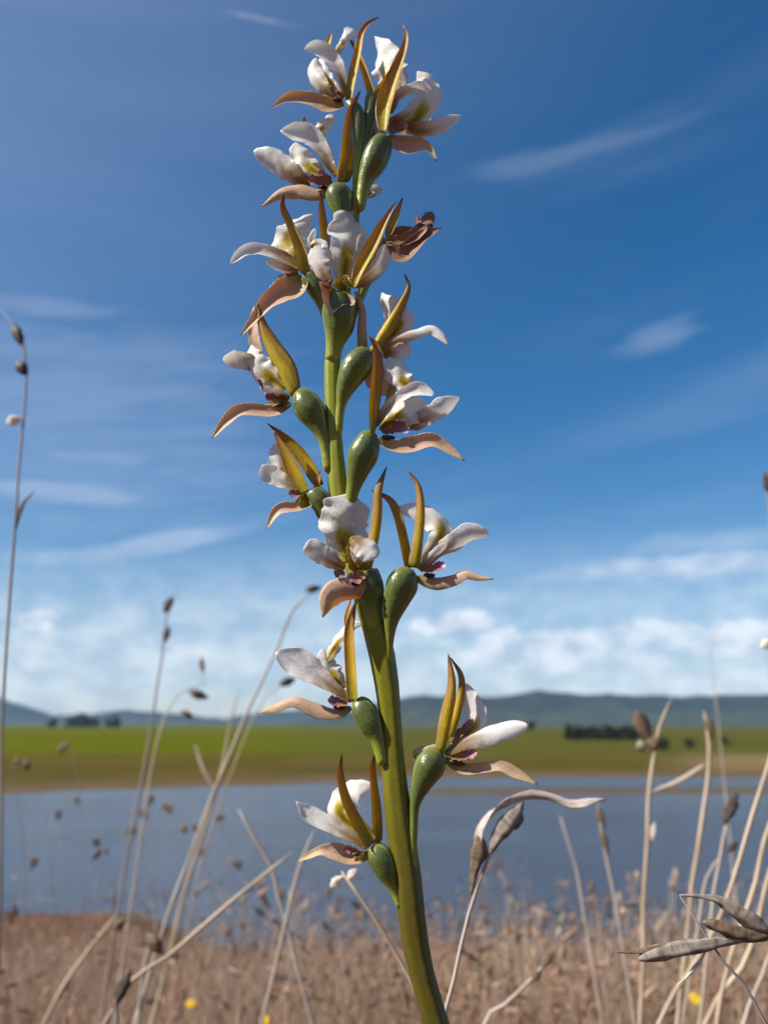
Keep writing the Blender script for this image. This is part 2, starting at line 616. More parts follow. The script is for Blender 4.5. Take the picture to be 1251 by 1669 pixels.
def far_shore(a):
    pts = [(-0.9, 66), (-0.43, 79), (-0.30, 85), (-0.15, 90), (-0.05, 95), (0.04, 103), (0.9, 106)]
    if a <= pts[0][0]:
        return pts[0][1]
    for (a0, y0), (a1, y1) in zip(pts, pts[1:]):
        if a <= a1:
            return y0 + (y1 - y0) * sm(a, a0, a1)
    return pts[-1][1]


def ground(x, y):
    if y < 0.2:
        return max(-0.222 * y, -0.06) if y < 0 else -0.222 * y
    a = max(-0.9, min(0.9, x / y))
    near = -0.222 * y + 0.05 * fbm(x, y, 0.35) * sm(y, 0.6, 3.0)
    hump = math.exp(-((y - 20.0) / 6.5) ** 2) * sm(-a, 0.155, 0.28)
    near += hump * (0.74 + 0.10 * fbm(x, y, 0.25))
    yf = far_shore(a) + 0.9 * fbm(x, 7.7, 0.09, 4)
    side = 90.0 - abs(x) + 4 * fbm(3.1, y, 0.05)
    inside = min(yf - y, side)
    far = ZW + (-min(inside * 0.08, 1.6) if inside > 0 else min(-inside * 0.018, 0.35) + min(max(0, -inside - 20) * 0.0009, 1.2))
    if a > 0.03 and 74 < y < 94:
        top = 83.6 + 0.7 * fbm(x, 2.2, 0.12)
        spit = ZW + 0.20 * (1 - ((y - top) / 3.2) ** 2) * sm(a, 0.03, 0.06) - 0.02
        far = max(far, spit)
    if y > 45:
        return far
    basin = ZW - 1.2
    return max(near, min(far, basin)) if y < 45 else far


def build_ground():
    th = [R(v) for v in np.arange(-36, 36.01, 0.3)]
    th += [R(v) for v in np.arange(42, 318.1, 6)]
    rs = list(np.geomspace(0.25, 30, 80)) + list(np.linspace(31, 72, 20)) + list(np.linspace(73, 122, 120)) + list(np.geomspace(124, 7300, 60))
    verts = [(0, 0, ground(0, 0))]
    nT = len(th)
    for r in rs:
        for a in th:
            x, y = r * math.sin(a), r * math.cos(a)
            verts.append((x, y, ground(x, y)))
    faces = []
    for k in range(nT):
        faces.append((0, 1 + (k + 1) % nT, 1 + k))
    for i in range(len(rs) - 1):
        b0, b1 = 1 + i * nT, 1 + (i + 1) * nT
        for k in range(nT):
            k2 = (k + 1) % nT
            faces.append((b0 + k, b0 + k2, b1 + k2, b1 + k))
    m, nt, out = new_mat('ground')
    pos = nt.node('ShaderNodeNewGeometry').outputs['Position']
    sp = nt.node('ShaderNodeSeparateXYZ')
    nt.l.new(pos, sp.inputs[0])
    px, py, pz = sp.outputs
    nA = nt.noise(pos, 0.05, 5, 0.6)
    nB = nt.noise(nt.comb(nt.math('MULTIPLY', px, 0.012), nt.math('MULTIPLY', py, 0.05), 0), 1.0, 5, 0.6)
    nC = nt.noise(pos, 2.5, 5, 0.7)
    # plain: pasture green further off, olive and straw nearer the lake, bare mud at the water's edge
    wob = nt.math('ADD', py, nt.math('MULTIPLY', nt.math('SUBTRACT', nB, 0.5), 70.0))
    side = nt.math('DIVIDE', px, nt.math('MAXIMUM', py, 1.0))
    olive = nt.mix(nt.smooth(nA, 0.35, 0.65), (0.062, 0.050, 0.013), (0.085, 0.064, 0.020))
    green_l = nt.mix(nt.smooth(nB, 0.35, 0.65), (0.066, 0.080, 0.003), (0.090, 0.090, 0.004))
    green_r = nt.mix(nt.smooth(nB, 0.3, 0.7), (0.054, 0.060, 0.011), (0.080, 0.072, 0.017))
    green = nt.mix(nt.smooth(side, -0.2, 0.05), green_l, green_r)
    plain = nt.mix(nt.smooth(wob, 128.0, 200.0), olive, green)
    tan = nt.math('MULTIPLY', nt.smooth(side, 0.28, 0.40), nt.math('MULTIPLY', nt.smooth(wob, 110.0, 130.0), nt.smooth(wob, 190.0, 150.0)))
    plain = nt.mix(nt.math('MULTIPLY', tan, 0.6), plain, (0.20, 0.145, 0.085))
    wet = nt.smooth(nt.math('ADD', pz, nt.math('MULTIPLY', nt.math('SUBTRACT', nA, 0.5), 0.2)), ZW + 0.30, ZW + 0.02)
    plain = nt.mix(wet, plain, nt.mix(nC, (0.075, 0.052, 0.032), (0.13, 0.095, 0.06)))
    nearc = nt.ramp(nC, [(0.25, (0.05, 0.026, 0.018)), (0.5, (0.11, 0.058, 0.038)), (0.75, (0.19, 0.11, 0.075))])
    col = nt.mix(nt.smooth(py, 36.0, 50.0), nearc, plain)
    p = nt.node('ShaderNodeBsdfPrincipled')
    nt.l.new(col, p.inputs['Base Color'])
    p.inputs['Roughness'].default_value = 0.9
    p.inputs['Specular IOR Level'].default_value = 0.0
    nt.l.new(nt.bump(nC, 0.6, 0.08), p.inputs['Normal'])
    nt.l.new(p.outputs[0], out.inputs[0])
    structure('ground', make_mesh('ground', verts, faces, m))


def build_water():
    m, nt, out = new_mat('lake_water')
    pos = nt.node('ShaderNodeNewGeometry').outputs['Position']
    mp = nt.node('ShaderNodeMapping')
    nt.l.new(pos, mp.inputs[0])
    mp.inputs['Scale'].default_value = (0.7, 1.6, 1)
    mp.inputs['Rotation'].default_value = (0, 0, R(12))
    n1 = nt.noise(mp.outputs[0], 2.6, 4, 0.6, 0.3)
    n2 = nt.noise(mp.outputs[0], 0.35, 3, 0.5)
    big = nt.noise(mp.outputs[0], 0.045, 4, 0.6, 0.8)
    p = nt.node('ShaderNodeBsdfPrincipled')
    p.inputs['Base Color'].default_value = (0.045, 0.062, 0.105, 1)
    p.inputs['Roughness'].default_value = 0.12
    p.inputs['IOR'].default_value = 1.33
    h = nt.math('MULTIPLY', nt.math('ADD', n1, nt.math('MULTIPLY', n2, 0.8)), nt.math('ADD', 0.45, nt.math('MULTIPLY', nt.smooth(big, 0.35, 0.65), 0.9)))
    nt.l.new(nt.bump(h, 1.0, 0.42), p.inputs['Normal'])
    nt.l.new(p.outputs[0], out.inputs[0])
    xs = np.linspace(-110, 110, 12)
    ys = np.linspace(18, 125, 12)
    verts = [(x, y, ZW) for y in ys for x in xs]
    faces = [(j * 12 + i, j * 12 + i + 1, (j + 1) * 12 + i + 1, (j + 1) * 12 + i) for j in range(11) for i in range(11)]
    structure('lake_water', make_mesh('lake_water', verts, faces, m))


def build_hills(prof, Ydist, depth, name, seed, mat):
    """long range of hills whose skyline follows prof = [(px,row)...]"""
    nx, nr = 260, 26
    px0, px1 = prof[0][0], prof[-1][0]
    verts, V = [], []
    for j in range(nr):
        f = j / (nr - 1)
        for i in range(nx):
            px = px0 + (px1 - px0) * i / (nx - 1)
            row = np.interp(px, [p[0] for p in prof], [p[1] for p in prof])
            a, e = ae(px, row)
            top = max(0.0, e * (Ydist + depth * 0.55) - (ZW - CAM.z)) + 6.0 * fbm(px * 0.05, seed, 1.0, 4)
            y = Ydist + depth * f
            g = math.sin(min(1.0, f / 0.55) * math.pi / 2) ** 1.5 if f < 0.55 else 1.0 - ((f - 0.55) / 0.45) ** 2 * 0.9
            gully = 1 + 0.22 * fbm(px * 0.02 + seed, f * 1.6, 1.0, 4) * math.sin(math.pi * min(1, f / 0.55)) if f < 0.55 else 1.0
            x = a * (Ydist + depth * 0.55) * (0.94 + 0.06 * f / 0.55)
            z = ZW + 0.5 + top * g * gully - (12 if f == 0 else 0)
            verts.append((x, y, z))
            V.append(g)
    faces = [(j * nx + i, j * nx + i + 1, (j + 1) * nx + i + 1, (j + 1) * nx + i) for j in range(nr - 1) for i in range(nx - 1)]
    structure(name, make_mesh(name, verts, faces, mat, {'v': V}))


def hill_mat():
    m, nt, out = new_mat('hill_cover')
    pos = nt.node('ShaderNodeNewGeometry').outputs['Position']
    n = nt.noise(pos, 0.004, 6, 0.6)
    n2 = nt.noise(pos, 0.02, 5, 0.65)
    v = nt.attr('v')
    past = nt.mix(nt.smooth(n, 0.4, 0.6), (0.026, 0.034, 0.020), (0.046, 0.048, 0.028))
    wood = nt.mix(n2, (0.008, 0.014, 0.011), (0.022, 0.028, 0.018))
    k = nt.math('ADD', nt.math('MULTIPLY', nt.smooth(v, 0.15, 0.75), 0.55), nt.math('MULTIPLY', nt.math('SUBTRACT', n, 0.5), 2.2))
    k = nt.math('ADD', k, nt.math('MULTIPLY', nt.math('SUBTRACT', n2, 0.5), 0.8))
    col = nt.mix(nt.smooth(k, 0.18, 0.42), past, wood)
    p = nt.node('ShaderNodeBsdfPrincipled')
    nt.l.new(col, p.inputs['Base Color'])
    p.inputs['Roughness'].default_value = 0.95
    p.inputs['Specular IOR Level'].default_value = 0.0
    nt.l.new(nt.bump(n2, 0.8, 12.0), p.inputs['Normal'])
    nt.l.new(p.outputs[0], out.inputs[0])
    return m


build_ground()
build_water()
HM = hill_mat()
build_hills([(480, 1180), (560, 1166), (620, 1146), (660, 1136), (700, 1134), (760, 1137), (830, 1133), (868, 1127), (905, 1129), (950, 1132), (1050, 1135), (1150, 1134), (1251, 1132), (1400, 1130), (1560, 1140), (1800, 1172)], 3300, 1500, 'hills', 1.0, HM)
build_hills([(-600, 1172), (-300, 1140), (-120, 1116), (-50, 1118), (0, 1138), (40, 1151), (90, 1167), (150, 1164), (200, 1157), (240, 1160), (300, 1165), (340, 1170), (370, 1172), (400, 1165), (440, 1159), (520, 1157), (600, 1160), (700, 1165), (800, 1178)], 5200, 1400, 'hills', 6.0, HM)


# ================================================================ far trees
def build_tree(px0, px1, row_top, row_base, label, group, seed, kind='round'):
    rnd = random.Random(seed)
    pc = (px0 + px1) / 2
    a, e = ae(pc, row_base)
    Yb = 1.0
    # distance from where it stands on the plain
    lo, hi = 110.0, 4000.0
    for _ in range(50):
        mid = (lo + hi) / 2
        z = ground(a * mid, mid)
        if CAM.z + e * mid > z:
            lo = mid
        else:
            hi = mid
    Yb = (lo + hi) / 2
    s = mpp(pc, row_base, Yb)
    base = Vector((a * Yb, Yb, ground(a * Yb, Yb) - 0.05))
    Hh = (row_base - row_top) * s
    Wd = (px1 - px0) * s
    root = link('pine_tree' if kind == 'pine' else ('shrub' if kind == 'shrub' else 'tree'), None)
    root.location = base
    tag(root, label, 'shrub' if kind == 'shrub' else 'tree', group)
    O = Vector((0, 0, 0))
    tr = 0.035 * Hh
    trunk = [(0, 0, 0, tr), (0.02 * Hh, 0, 0.3 * Hh, tr * 0.8), (0.0, 0.02 * Hh, 0.75 * Hh, tr * 0.3)]
    v, f, T, S = tube(trunk, 8, 7)
    for _ in range(6):
        z0 = rnd.uniform(0.15, 0.55) * Hh
        an = rnd.uniform(0, 6.28)
        L = rnd.uniform(0.25, 0.42) * Wd
        p = [(0, 0, z0, tr * 0.5), (math.cos(an) * L * 0.5, math.sin(an) * L * 0.5, z0 + 0.12 * Hh, tr * 0.3), (math.cos(an) * L, math.sin(an) * L, z0 + 0.22 * Hh, tr * 0.12)]
        v2, f2, T2, S2 = tube(p, 5, 5)
        o = len(v)
        v += v2
        f += [tuple(k + o for k in q) for q in f2]
        T += T2
        S += S2
    link('trunk', make_mesh('trunk', v, f, BARK, {'t': T, 's': S}), root)
    # crown: clumps of small leaf faces
    verts, faces, V = [], [], []
    clumps = []
    for _ in range(26):
        h = rnd.uniform(0.08, 0.95)
        if kind == 'pine':
            rad = 0.5 * Wd * (1.0 - 0.75 * max(0, h - 0.35) / 0.65)
        else:
            rad = 0.5 * Wd * math.sqrt(max(0.05, 1 - ((h - 0.45) / 0.56) ** 2))
        an = rnd.uniform(0, 6.28)
        rr = rad * math.sqrt(rnd.uniform(0.1, 1)) * 0.85
        clumps.append((math.cos(an) * rr, math.sin(an) * rr, h * Hh, rnd.uniform(0.13, 0.22) * min(Wd, Hh), rnd.uniform(0, 1)))
    ls = 0.075 * Hh
    for cx, cy, cz, crad, cv in clumps:
        for _ in range(60):
            d = Vector((rnd.gauss(0, 1), rnd.gauss(0, 1), rnd.gauss(0, 0.8)))
            d = d.normalized() * crad * rnd.uniform(0.5, 1.05)
            c = Vector((cx, cy, cz)) + d
            if c.z < 0.03 * Hh:
                c.z = 0.03 * Hh
            u = Vector((rnd.gauss(0, 1), rnd.gauss(0, 1), rnd.gauss(0, 1))).normalized()
            wv = u.cross(Vector((rnd.gauss(0, 1), rnd.gauss(0, 1), rnd.gauss(0, 1)))).normalized()
            k = len(verts)
            sz = ls * rnd.uniform(0.6, 1.3)
            verts += [c - u * sz, c - wv * sz * 0.5, c + u * sz, c + wv * sz * 0.5]
            faces.append((k, k + 1, k + 2, k + 3))
            V += [min(1, max(0, cv * 0.6 + rnd.uniform(0, 0.4)))] * 4
    link('crown', make_mesh('crown', verts, faces, TREELEAF, {'v': V}, smooth=False), root)


g = 'trees of the windbreak row'
for i in range(10):
    x0 = 922 + i * 12.0
    build_tree(x0 - 4, x0 + 15, 1182 + (i * 7 % 5), 1206 + (i % 2), 'dark evergreen tree in the tight windbreak row on the plain below the long ridge', g, 100 + i, 'pine')
g = 'dark trees before the low far hills'
for i, (x0, x1, t) in enumerate([(104, 128, 1169), (118, 146, 1163), (138, 166, 1170)]):
    build_tree(x0, x1, t, 1186.0, 'dark tree in the wide clump beyond the bright green pasture', g, 130 + i, 'round')
build_tree(76, 94, 1172, 1186.0, 'small lone dark tree beside the wide clump, nearer the tall dark grass stalk', None, 140, 'round')
build_tree(168, 196, 1166, 1186.0, 'rounded dark tree standing apart from the wide clump on the green pasture', None, 141, 'round')
build_tree(856, 874, 1176, 1190.0, 'lone dark tree on the plain between the orchid and the windbreak row', None, 142, 'round')
build_tree(1064, 1092, 1203, 1222.0, 'dark shrub next to the end of the windbreak row', None, 143, 'shrub')
build_tree(1114, 1136, 1203, 1219.0, 'round dark shrub standing alone in the middle of the grassy plain', None, 144, 'shrub')
build_tree(1172, 1192, 1201, 1214.0, 'small dark shrub farthest from the windbreak row, just below the pasture line', None, 145, 'shrub')

# ================================================================ dry grass (uncountable mass)


def build_grass():
    rnd = random.Random(5)
    verts, faces, V = [], [], []

    def blade(base, top, bend, wid, val, segs=3):
        k0 = len(verts)
        d = top - base
        perp = Vector((rnd.gauss(0, 1), rnd.gauss(0, 0.6), 0))
        perp = perp.normalized() if perp.length > 1e-4 else Vector((1, 0, 0))
        for i in range(segs):
            u = i / segs
            c = base + d * u + bend * (u * u)
            ww = wid * (1 - 0.65 * u)
            verts.append(c - perp * ww)
            verts.append(c + perp * ww)
            V.extend((val, val))
        verts.append(top + bend)
        V.append(val)
        for i in range(segs - 1):
            a = k0 + 2 * i
            faces.append((a, a + 1, a + 3, a + 2))
        a = k0 + 2 * (segs - 1)
        faces.append((a, a + 1, a + 2))
        return top + bend

    def grain(p, dirv, ln, wid, val):
        k = len(verts)
        s = dirv.cross(Vector((rnd.gauss(0, 1), rnd.gauss(0, 1), rnd.gauss(0, 1)))).normalized()
        s2 = dirv.cross(s).normalized()
        verts.extend([p - dirv * ln, p + s * wid, p + s2 * wid, p - s * wid, p - s2 * wid, p + dirv * ln])
        V.extend([val] * 6)
        for a, b in ((1, 2), (2, 3), (3, 4), (4, 1)):
            faces.append((k, k + b, k + a))
            faces.append((k + 5, k + a, k + b))

    N = 120000
    for i in range(N):
        y = math.exp(rnd.uniform(math.log(0.75), math.log(27.0 if i % 2 else 4.5)))
        a = rnd.uniform(-0.62, 0.62) if i % 4 else rnd.uniform(-1.2, 1.2)
        x = a * y
        zg = ground(x, y)
        if zg < ZW + 0.05:
            continue
        patch = fbm(x, y, 0.5 if y > 4 else 1.3, 2)
        patch2 = fbm(x + 31, y, 0.22, 2)
        # height: knee-high near, shorter cropped turf on the raised bank
        hump = sm(y, 9, 15)
        h = (0.30 + 0.07 * patch) * (1 - hump) + 0.16 * hump
        h *= rnd.uniform(0.55, 1.15)
        tall = rnd.random() < 0.13 * (1 - hump) * (0.4 if a < -0.15 else 1.0)
        if tall:
            h *= rnd.uniform(1.15, 1.6)
        h = max(0.05, min(h, CAM.z - (0.135 + 0.08 * rnd.random()) * y - zg))
        wid = max(0.0008, y * 0.00045) * rnd.uniform(0.7, 1.4)
        if tall:
            tallval = rnd.uniform(0.5, 1.0)
            wid *= 1.1
        val = 0.42 + 0.20 * patch + 0.14 * patch2 + rnd.uniform(-0.26, 0.26)
        if hump > 0.5:
            val -= 0.13
        if rnd.random() < 0.10:
            val = rnd.uniform(0.9, 1.0)
        if patch2 > 0.25 and rnd.random() < 0.35:
            val = 0.86
        if tall:
            val = tallval
        val = min(1, max(0, val))
        lean = Vector((rnd.gauss(0.02, 0.22), rnd.gauss(0, 0.2), 0)) * h
        base = Vector((x, y, zg - 0.01))
        tip = blade(base, base + lean + Vector((0, 0, h)), Vector((rnd.gauss(0, 0.18), rnd.gauss(0, 0.18), -abs(rnd.gauss(0, 0.10)))) * h, wid, val)
        if ((tall and rnd.random() < 0.45) or rnd.random() < 0.04) and y < 9:
            for _ in range(rnd.randint(1, 3)):
                dd = Vector((rnd.gauss(0, 0.6), rnd.gauss(0, 0.6), rnd.gauss(0.3, 0.6))).normalized()
                grain(tip - Vector((0, 0, rnd.uniform(0, 0.12) * h)) + dd * 0.006, dd, rnd.uniform(0.006, 0.012), rnd.uniform(0.0012, 0.0026), rnd.choice((0.1, 0.3, 0.5, 0.6, 0.9)))
    o = link('dry_grass', make_mesh('dry_grass', verts, faces, GRASS, {'v': V}, smooth=False))
    o['kind'] = 'stuff'
    tag(o, 'dense mass of dry brown grass covering the near bank of the lake', 'grass')


build_grass()

# ================================================================ single grass stalks


def to3(pts, Y, dY=0.0):
    """pixel rows (px,py,halfwidth px) -> metric rows at ground distance Y"""
    out = []
    n = len(pts)
    for i, p in enumerate(pts):
        yy = Y + dY * i / max(1, n - 1)
        if len(p) > 3:
            yy += p[3] * Y / F_PX
        c = at(p[0], p[1], yy)
        out.append((c.x, c.y, c.z, p[2] * mpp(p[0], p[1], yy)))
    return out


def stalk(label, Y, pts, heads=(), mat=None, group=None, name='grass_stalk', cat='grass', dY=0.0, lean=None, leaves=()):
    """pts from tip down to the lowest visible point, (px,py,halfwidth); the stalk goes on to the ground"""
    mat = mat or STRAW_G
    rows = to3(pts, Y, dY)
    p1, p0 = Vector(rows[-1][:3]), Vector(rows[-2][:3])
    d = p1 - p0
    if d.z > -1e-4:
        d = Vector((0, 0, -1))
    sx = max(-0.7, min(0.7, d.x / -d.z))
    zg = ground(p1.x, p1.y)
    drop = p1.z - zg
    gx = p1.x + sx * drop * 0.6
    mid = p1 + Vector((sx * drop * 0.4, 0, -drop * 0.5))
    gz = ground(gx, p1.y) - 0.01
    r = rows[-1][3]
    rows = rows + [(mid.x, mid.y, mid.z, r * 1.1), (gx, p1.y, gz, r * 1.2)]
    base = Vector((gx, p1.y, gz + 0.01))
    root = link(name, None)
    root.location = base
    tag(root, label, cat, group)
    rj = random.Random(int(pts[0][0] * 7 + pts[0][1]))
    rows = [(a, b_, c, d * 0.68) for a, b_, c, d in resample(rows, 26)]
    k0 = rows[len(rows) // 2][3]
    rows = [(a + rj.gauss(0, 0.22) * k0, b_ + rj.gauss(0, 0.22) * k0, c, d * rj.uniform(0.86, 1.12)) if 0 < i < 25 else (a, b_, c, d) for i, (a, b_, c, d) in enumerate(rows)]
    v, f, T, S = tube(rows, 52, 7, origin=base)
    link('stem', make_mesh('stem', v, f, mat, {'t': T, 's': S}), root)
    for hd in heads:
        hp, hm = hd[0], hd[1]
        nm = hd[2] if len(hd) > 2 else 'spikelet'
        rr = to3(hp, Y, 0)
        v, f, T, S = tube(rr, 20, 16, wob=0.22, rib=0.10, nrib=5, flat=0.75, origin=base, seed=len(hp))
        link(nm, make_mesh(nm, v, f, hm, {'t': T, 's': S}), root)
    for lf in leaves:
        rr = to3(lf[0], Y, 0)
        v, f, T, S = ribbon(rr, 0.00025, tilt=0.5, cup=0.5, origin=base, round_tip=False, twist=lf[2] if len(lf) > 2 else 0.6)
        link('leaf', make_mesh('leaf', v, f, lf[1], {'t': T, 's': S}), root)
    return root


def sp(x0, y0, x1, y1, h):              # a spikelet: lens shape from point to point
    return [(x0, y0, 0.5), (x0 + (x1 - x0) * 0.3, y0 + (y1 - y0) * 0.3, h * 0.85), (x0 + (x1 - x0) * 0.55, y0 + (y1 - y0) * 0.55, h), (x0 + (x1 - x0) * 0.8, y0 + (y1 - y0) * 0.8, h * 0.6), (x1, y1, 0.8)]


stalk('tall thin dark grass stalk with nodding tip, two dark spikelets and a white tuft', 0.36,
      [(0, 500, 1.0), (12, 510, 1.5), (25, 530, 2), (38, 560, 2.5), (46, 600, 3), (36, 700, 3), (27, 830, 3.2), (18, 950, 3.5), (10, 1060, 3.5), (4, 1200, 3.5), (0, 1480, 3.5)],
      [(sp(22, 526, 38, 566, 8), SPIKE_D), (sp(28, 588, 45, 612, 9), SPIKE_D), (sp(10, 690, 36, 681, 9), FLUFF, 'tuft')], STALK_D,
      leaves=[([(25, 865, 2), (31, 835, 4), (39, 816, 3), (48, 808, 2), (56, 800, 0.5)], STALK_D)])
stalk('upright grass stalk with two small dark spikelets near its tip against the sky', 0.62,
      [(290, 962, 1), (280, 976, 2), (272, 1000, 2.2), (268, 1040, 2.5), (256, 1120, 2.8), (244, 1200, 3), (230, 1280, 3.2), (212, 1370, 3.5), (195, 1470, 3.5)],
      [(sp(281, 972, 267, 1000, 7), SPIKE_D), (sp(275, 1020, 268, 1048, 6), SPIKE_D)], STALK_D)
stalk('long leaning grass stalk with dark nodding spikelet behind the lowest white flowers', 0.55,
      [(520, 957, 1), (505, 957, 2.5), (490, 966, 3), (470, 1010, 3), (445, 1070, 3), (400, 1170, 3.5), (345, 1300, 4), (300, 1420, 4.5), (272, 1500, 4.5)],
      [(sp(496, 962, 524, 957, 6), SPIKE_D)], STRAW_G)
stalk('pale grass stalk with a forked top leaning beside the long leaning stalk', 0.75,
      [(392, 1118, 1), (384, 1140, 2), (372, 1200, 3), (352, 1290, 3.5), (318, 1400, 4), (290, 1500, 4)], [], STRAW, leaves=[([(352, 1290, 2), (330, 1250, 4), (318, 1215, 1)], STRAW)])
stalk('arching grass stalk with drooping dark spikelets above the low hills', 0.7,
      [(322, 1070, 1), (330, 1085, 1.2), (334, 1110, 1.2), (328, 1128, 1.2), (305, 1124, 1.5), (283, 1138, 2), (262, 1190, 2.5), (246, 1260, 3), (236, 1330, 3), (222, 1420, 3)],
      [(sp(328, 1070, 331, 1098, 4), SPIKE), (sp(307, 1126, 340, 1138, 7), SPIKE_D), (sp(294, 1158, 316, 1170, 5), SPIKE)], STRAW_G)
stalk('thin curved stalk with single dark spikelet below the flower on the lower stem', 0.6,
      [(480, 1108, 0.8), (466, 1111, 1), (440, 1128, 1.2), (418, 1160, 1.3), (396, 1210, 1.5), (362, 1300, 2), (330, 1400, 2), (312, 1480, 2)],
      [(sp(454, 1116, 482, 1106, 7), SPIKE_D)], STRAW)
stalk('thick bleached straw lying diagonally over the lake toward the orchid stem', 0.42,
      [(478, 1388, 2.5), (440, 1418, 4), (400, 1450, 4.5), (330, 1510, 5), (260, 1570, 5), (200, 1622, 5)], [], STRAW)
stalk('pale straight straw crossing the bleached straw, its tip on open water', 0.5,
      [(388, 1318, 2), (410, 1358, 4), (440, 1408, 4.5), (452, 1460, 4), (470, 1520, 4)], [], STRAW_G)
stalk('short pale straw standing just below the lowest flower', 0.5,
      [(512, 1352, 2), (500, 1380, 4), (482, 1440, 4.5), (466, 1500, 4)], [], STRAW_G)
stalk('bleached stalk with a pale knobbly head leaning behind the orchid stem', 0.27,
      [(556, 1420, 4), (566, 1438, 5.5), (584, 1462, 4.5), (620, 1512, 4.5), (660, 1580, 5), (690, 1640, 5)],
      [(sp(538, 1446, 560, 1428, 8), FLUFF, 'seed_head'), (sp(582, 1416, 566, 1434, 7), FLUFF, 'seed_head')], STRAW)
stalk('short bent straw on the raised brown bank with a dark brown spikelet', 0.6,
      [(192, 1488, 2), (178, 1510, 4), (150, 1540, 4), (110, 1600, 5), (86, 1640, 5)], [(sp(186, 1516, 204, 1498, 8), SPIKE)], STRAW)
stalk('dark upright stalk with heavy dark head low in the brown grass', 0.4,
      [(212, 1578, 1.5), (200, 1600, 4), (190, 1630, 5), (192, 1668, 5)], [(sp(214, 1578, 184, 1645, 10), SPIKE_D)], STALK_D)
stalk('stem with a plump brown spikelet beside the bleached straw in the brown grass', 0.5,
      [(248, 1525, 2), (240, 1555, 3), (232, 1600, 3.5), (226, 1660, 3.5)], [(sp(240, 1520, 266, 1556, 11), SPIKE)], STRAW_G)
stalk('grey dried grass head with a long curled leaf and two flared seed husks', 0.235,
      [(848, 1308, 2), (830, 1345, 3), (800, 1392, 4), (782, 1425, 4), (768, 1470, 4), (752, 1540, 4.5), (736, 1610, 5), (722, 1668, 5)],
      [([(852, 1306, 2), (842, 1322, 9), (828, 1340, 14), (812, 1362, 11), (798, 1388, 5), (792, 1402, 2)], SPIKE_G, 'husk'),
       ([(848, 1318, 2), (846, 1336, 6), (836, 1346, 7), (818, 1356, 3)], SPIKE, 'husk'),
       ([(774, 1362, 3), (780, 1378, 11), (778, 1398, 11), (772, 1424, 6), (768, 1458, 3)], SPIKE, 'husk'),
       ([(790, 1376, 3), (784, 1392, 6), (778, 1412, 4)], SPIKE_G, 'husk')], STRAW_G,
      leaves=[([(988, 1303, 1), (960, 1304, 4.5), (930, 1308, 6.5), (900, 1299, 6), (866, 1296, 7.5), (836, 1306, 5), (806, 1322, 4), (788, 1344, 3), (779, 1362, 2.5), (781, 1384, 2.5)], FLUFF_G, 5.0)])
stalk('straw stalk with forked brown husks and a dark leaf flag before the windbreak row', 0.5,
      [(1094, 1136, 1.5), (1082, 1165, 3.5), (1068, 1200, 4), (1062, 1250, 4.5), (1056, 1320, 5), (1052, 1400, 5), (1048, 1490, 5)],
      [(sp(1040, 1206, 1048, 1226, 8), SPIKE_G, 'husk'), (sp(1066, 1198, 1062, 1226, 10), SPIKE, 'husk'), (sp(1066, 1340, 1060, 1376, 6), FLUFF, 'husk')], STRAW,
      leaves=[([(1036, 1160, 4), (1044, 1172, 12), (1052, 1188, 12), (1060, 1206, 4)], SPIKE, 0.2), ([(1062, 1290, 2), (1100, 1275, 4), (1146, 1246, 2)], STRAW_G)])
stalk('tall pale stalk with narrow brown sheath in front of the round shrub', 0.5,
      [(1146, 1158, 2), (1150, 1190, 4), (1156, 1220, 4.5), (1152, 1270, 5), (1144, 1340, 5), (1134, 1400, 5), (1122, 1490, 5)],
      [(sp(1150, 1164, 1160, 1204, 7), SPIKE)], STRAW)
stalk('thick golden straw leaning in from the side over the lake', 0.36,
      [(1268, 1180, 4), (1251, 1240, 5), (1228, 1320, 5.5), (1200, 1412, 5.5), (1170, 1500, 6), (1120, 1590, 6), (1075, 1668, 6)], [], STRAW)
stalk('second thick straw leaning close beside the golden one', 0.38,
      [(1266, 1310, 4), (1250, 1358, 5), (1228, 1440, 5.5), (1206, 1510, 6), (1186, 1580, 6), (1168, 1668, 6)], [], STRAW)
stalk('steep pale straw rising behind the three dark husks', 0.40,
      [(1262, 1390, 4), (1246, 1450, 5), (1226, 1540, 6), (1190, 1610, 6), (1150, 1668, 6)], [], STRAW)
stalk('straw low beside the three dark husks, almost upright', 0.42,
      [(1258, 1540, 4), (1240, 1590, 5), (1222, 1640, 5), (1212, 1668, 5)], [], STRAW_G)
stalk('sharply bent dark stem carrying three dark grey husks', 0.19,
      [(1106, 1459, 2), (1112, 1470, 2.6), (1140, 1512, 3.2), (1170, 1556, 3.4), (1206, 1606, 3.6), (1246, 1668, 4)],
      [([(1256, 1522, 5), (1226, 1502, 12), (1196, 1484, 11), (1170, 1467, 7), (1140, 1461, 3), (1106, 1459, 2)], SPIKE_G, 'husk'),
       ([(1256, 1526, 4), (1224, 1526, 9), (1190, 1517, 11), (1160, 1507, 8), (1144, 1503, 3)], SPIKE, 'husk'),
       ([(1250, 1526, 3), (1200, 1532, 5), (1160, 1538, 9), (1110, 1547, 12), (1060, 1556, 11), (1040, 1564, 6)], SPIKE_G, 'husk'),
       ([(1150, 1538, 3), (1110, 1541, 5), (1060, 1548, 6), (1030, 1553, 2), (1002, 1551, 1)], SPIKE, 'husk'),
       ([(1150, 1544, 2), (1144, 1560, 2), (1130, 1578, 3), (1116, 1594, 1), (1102, 1606, 1)], FLUFF, 'awn')], STALK_D)
stalk('stalk with hanging dark spikelet over the water near the golden straw', 0.45,
      [(1200, 1290, 1.5), (1190, 1320, 3), (1178, 1370, 3.5), (1168, 1430, 4), (1158, 1500, 4)], [(sp(1200, 1290, 1178, 1345, 10), SPIKE_D)], STRAW_G)
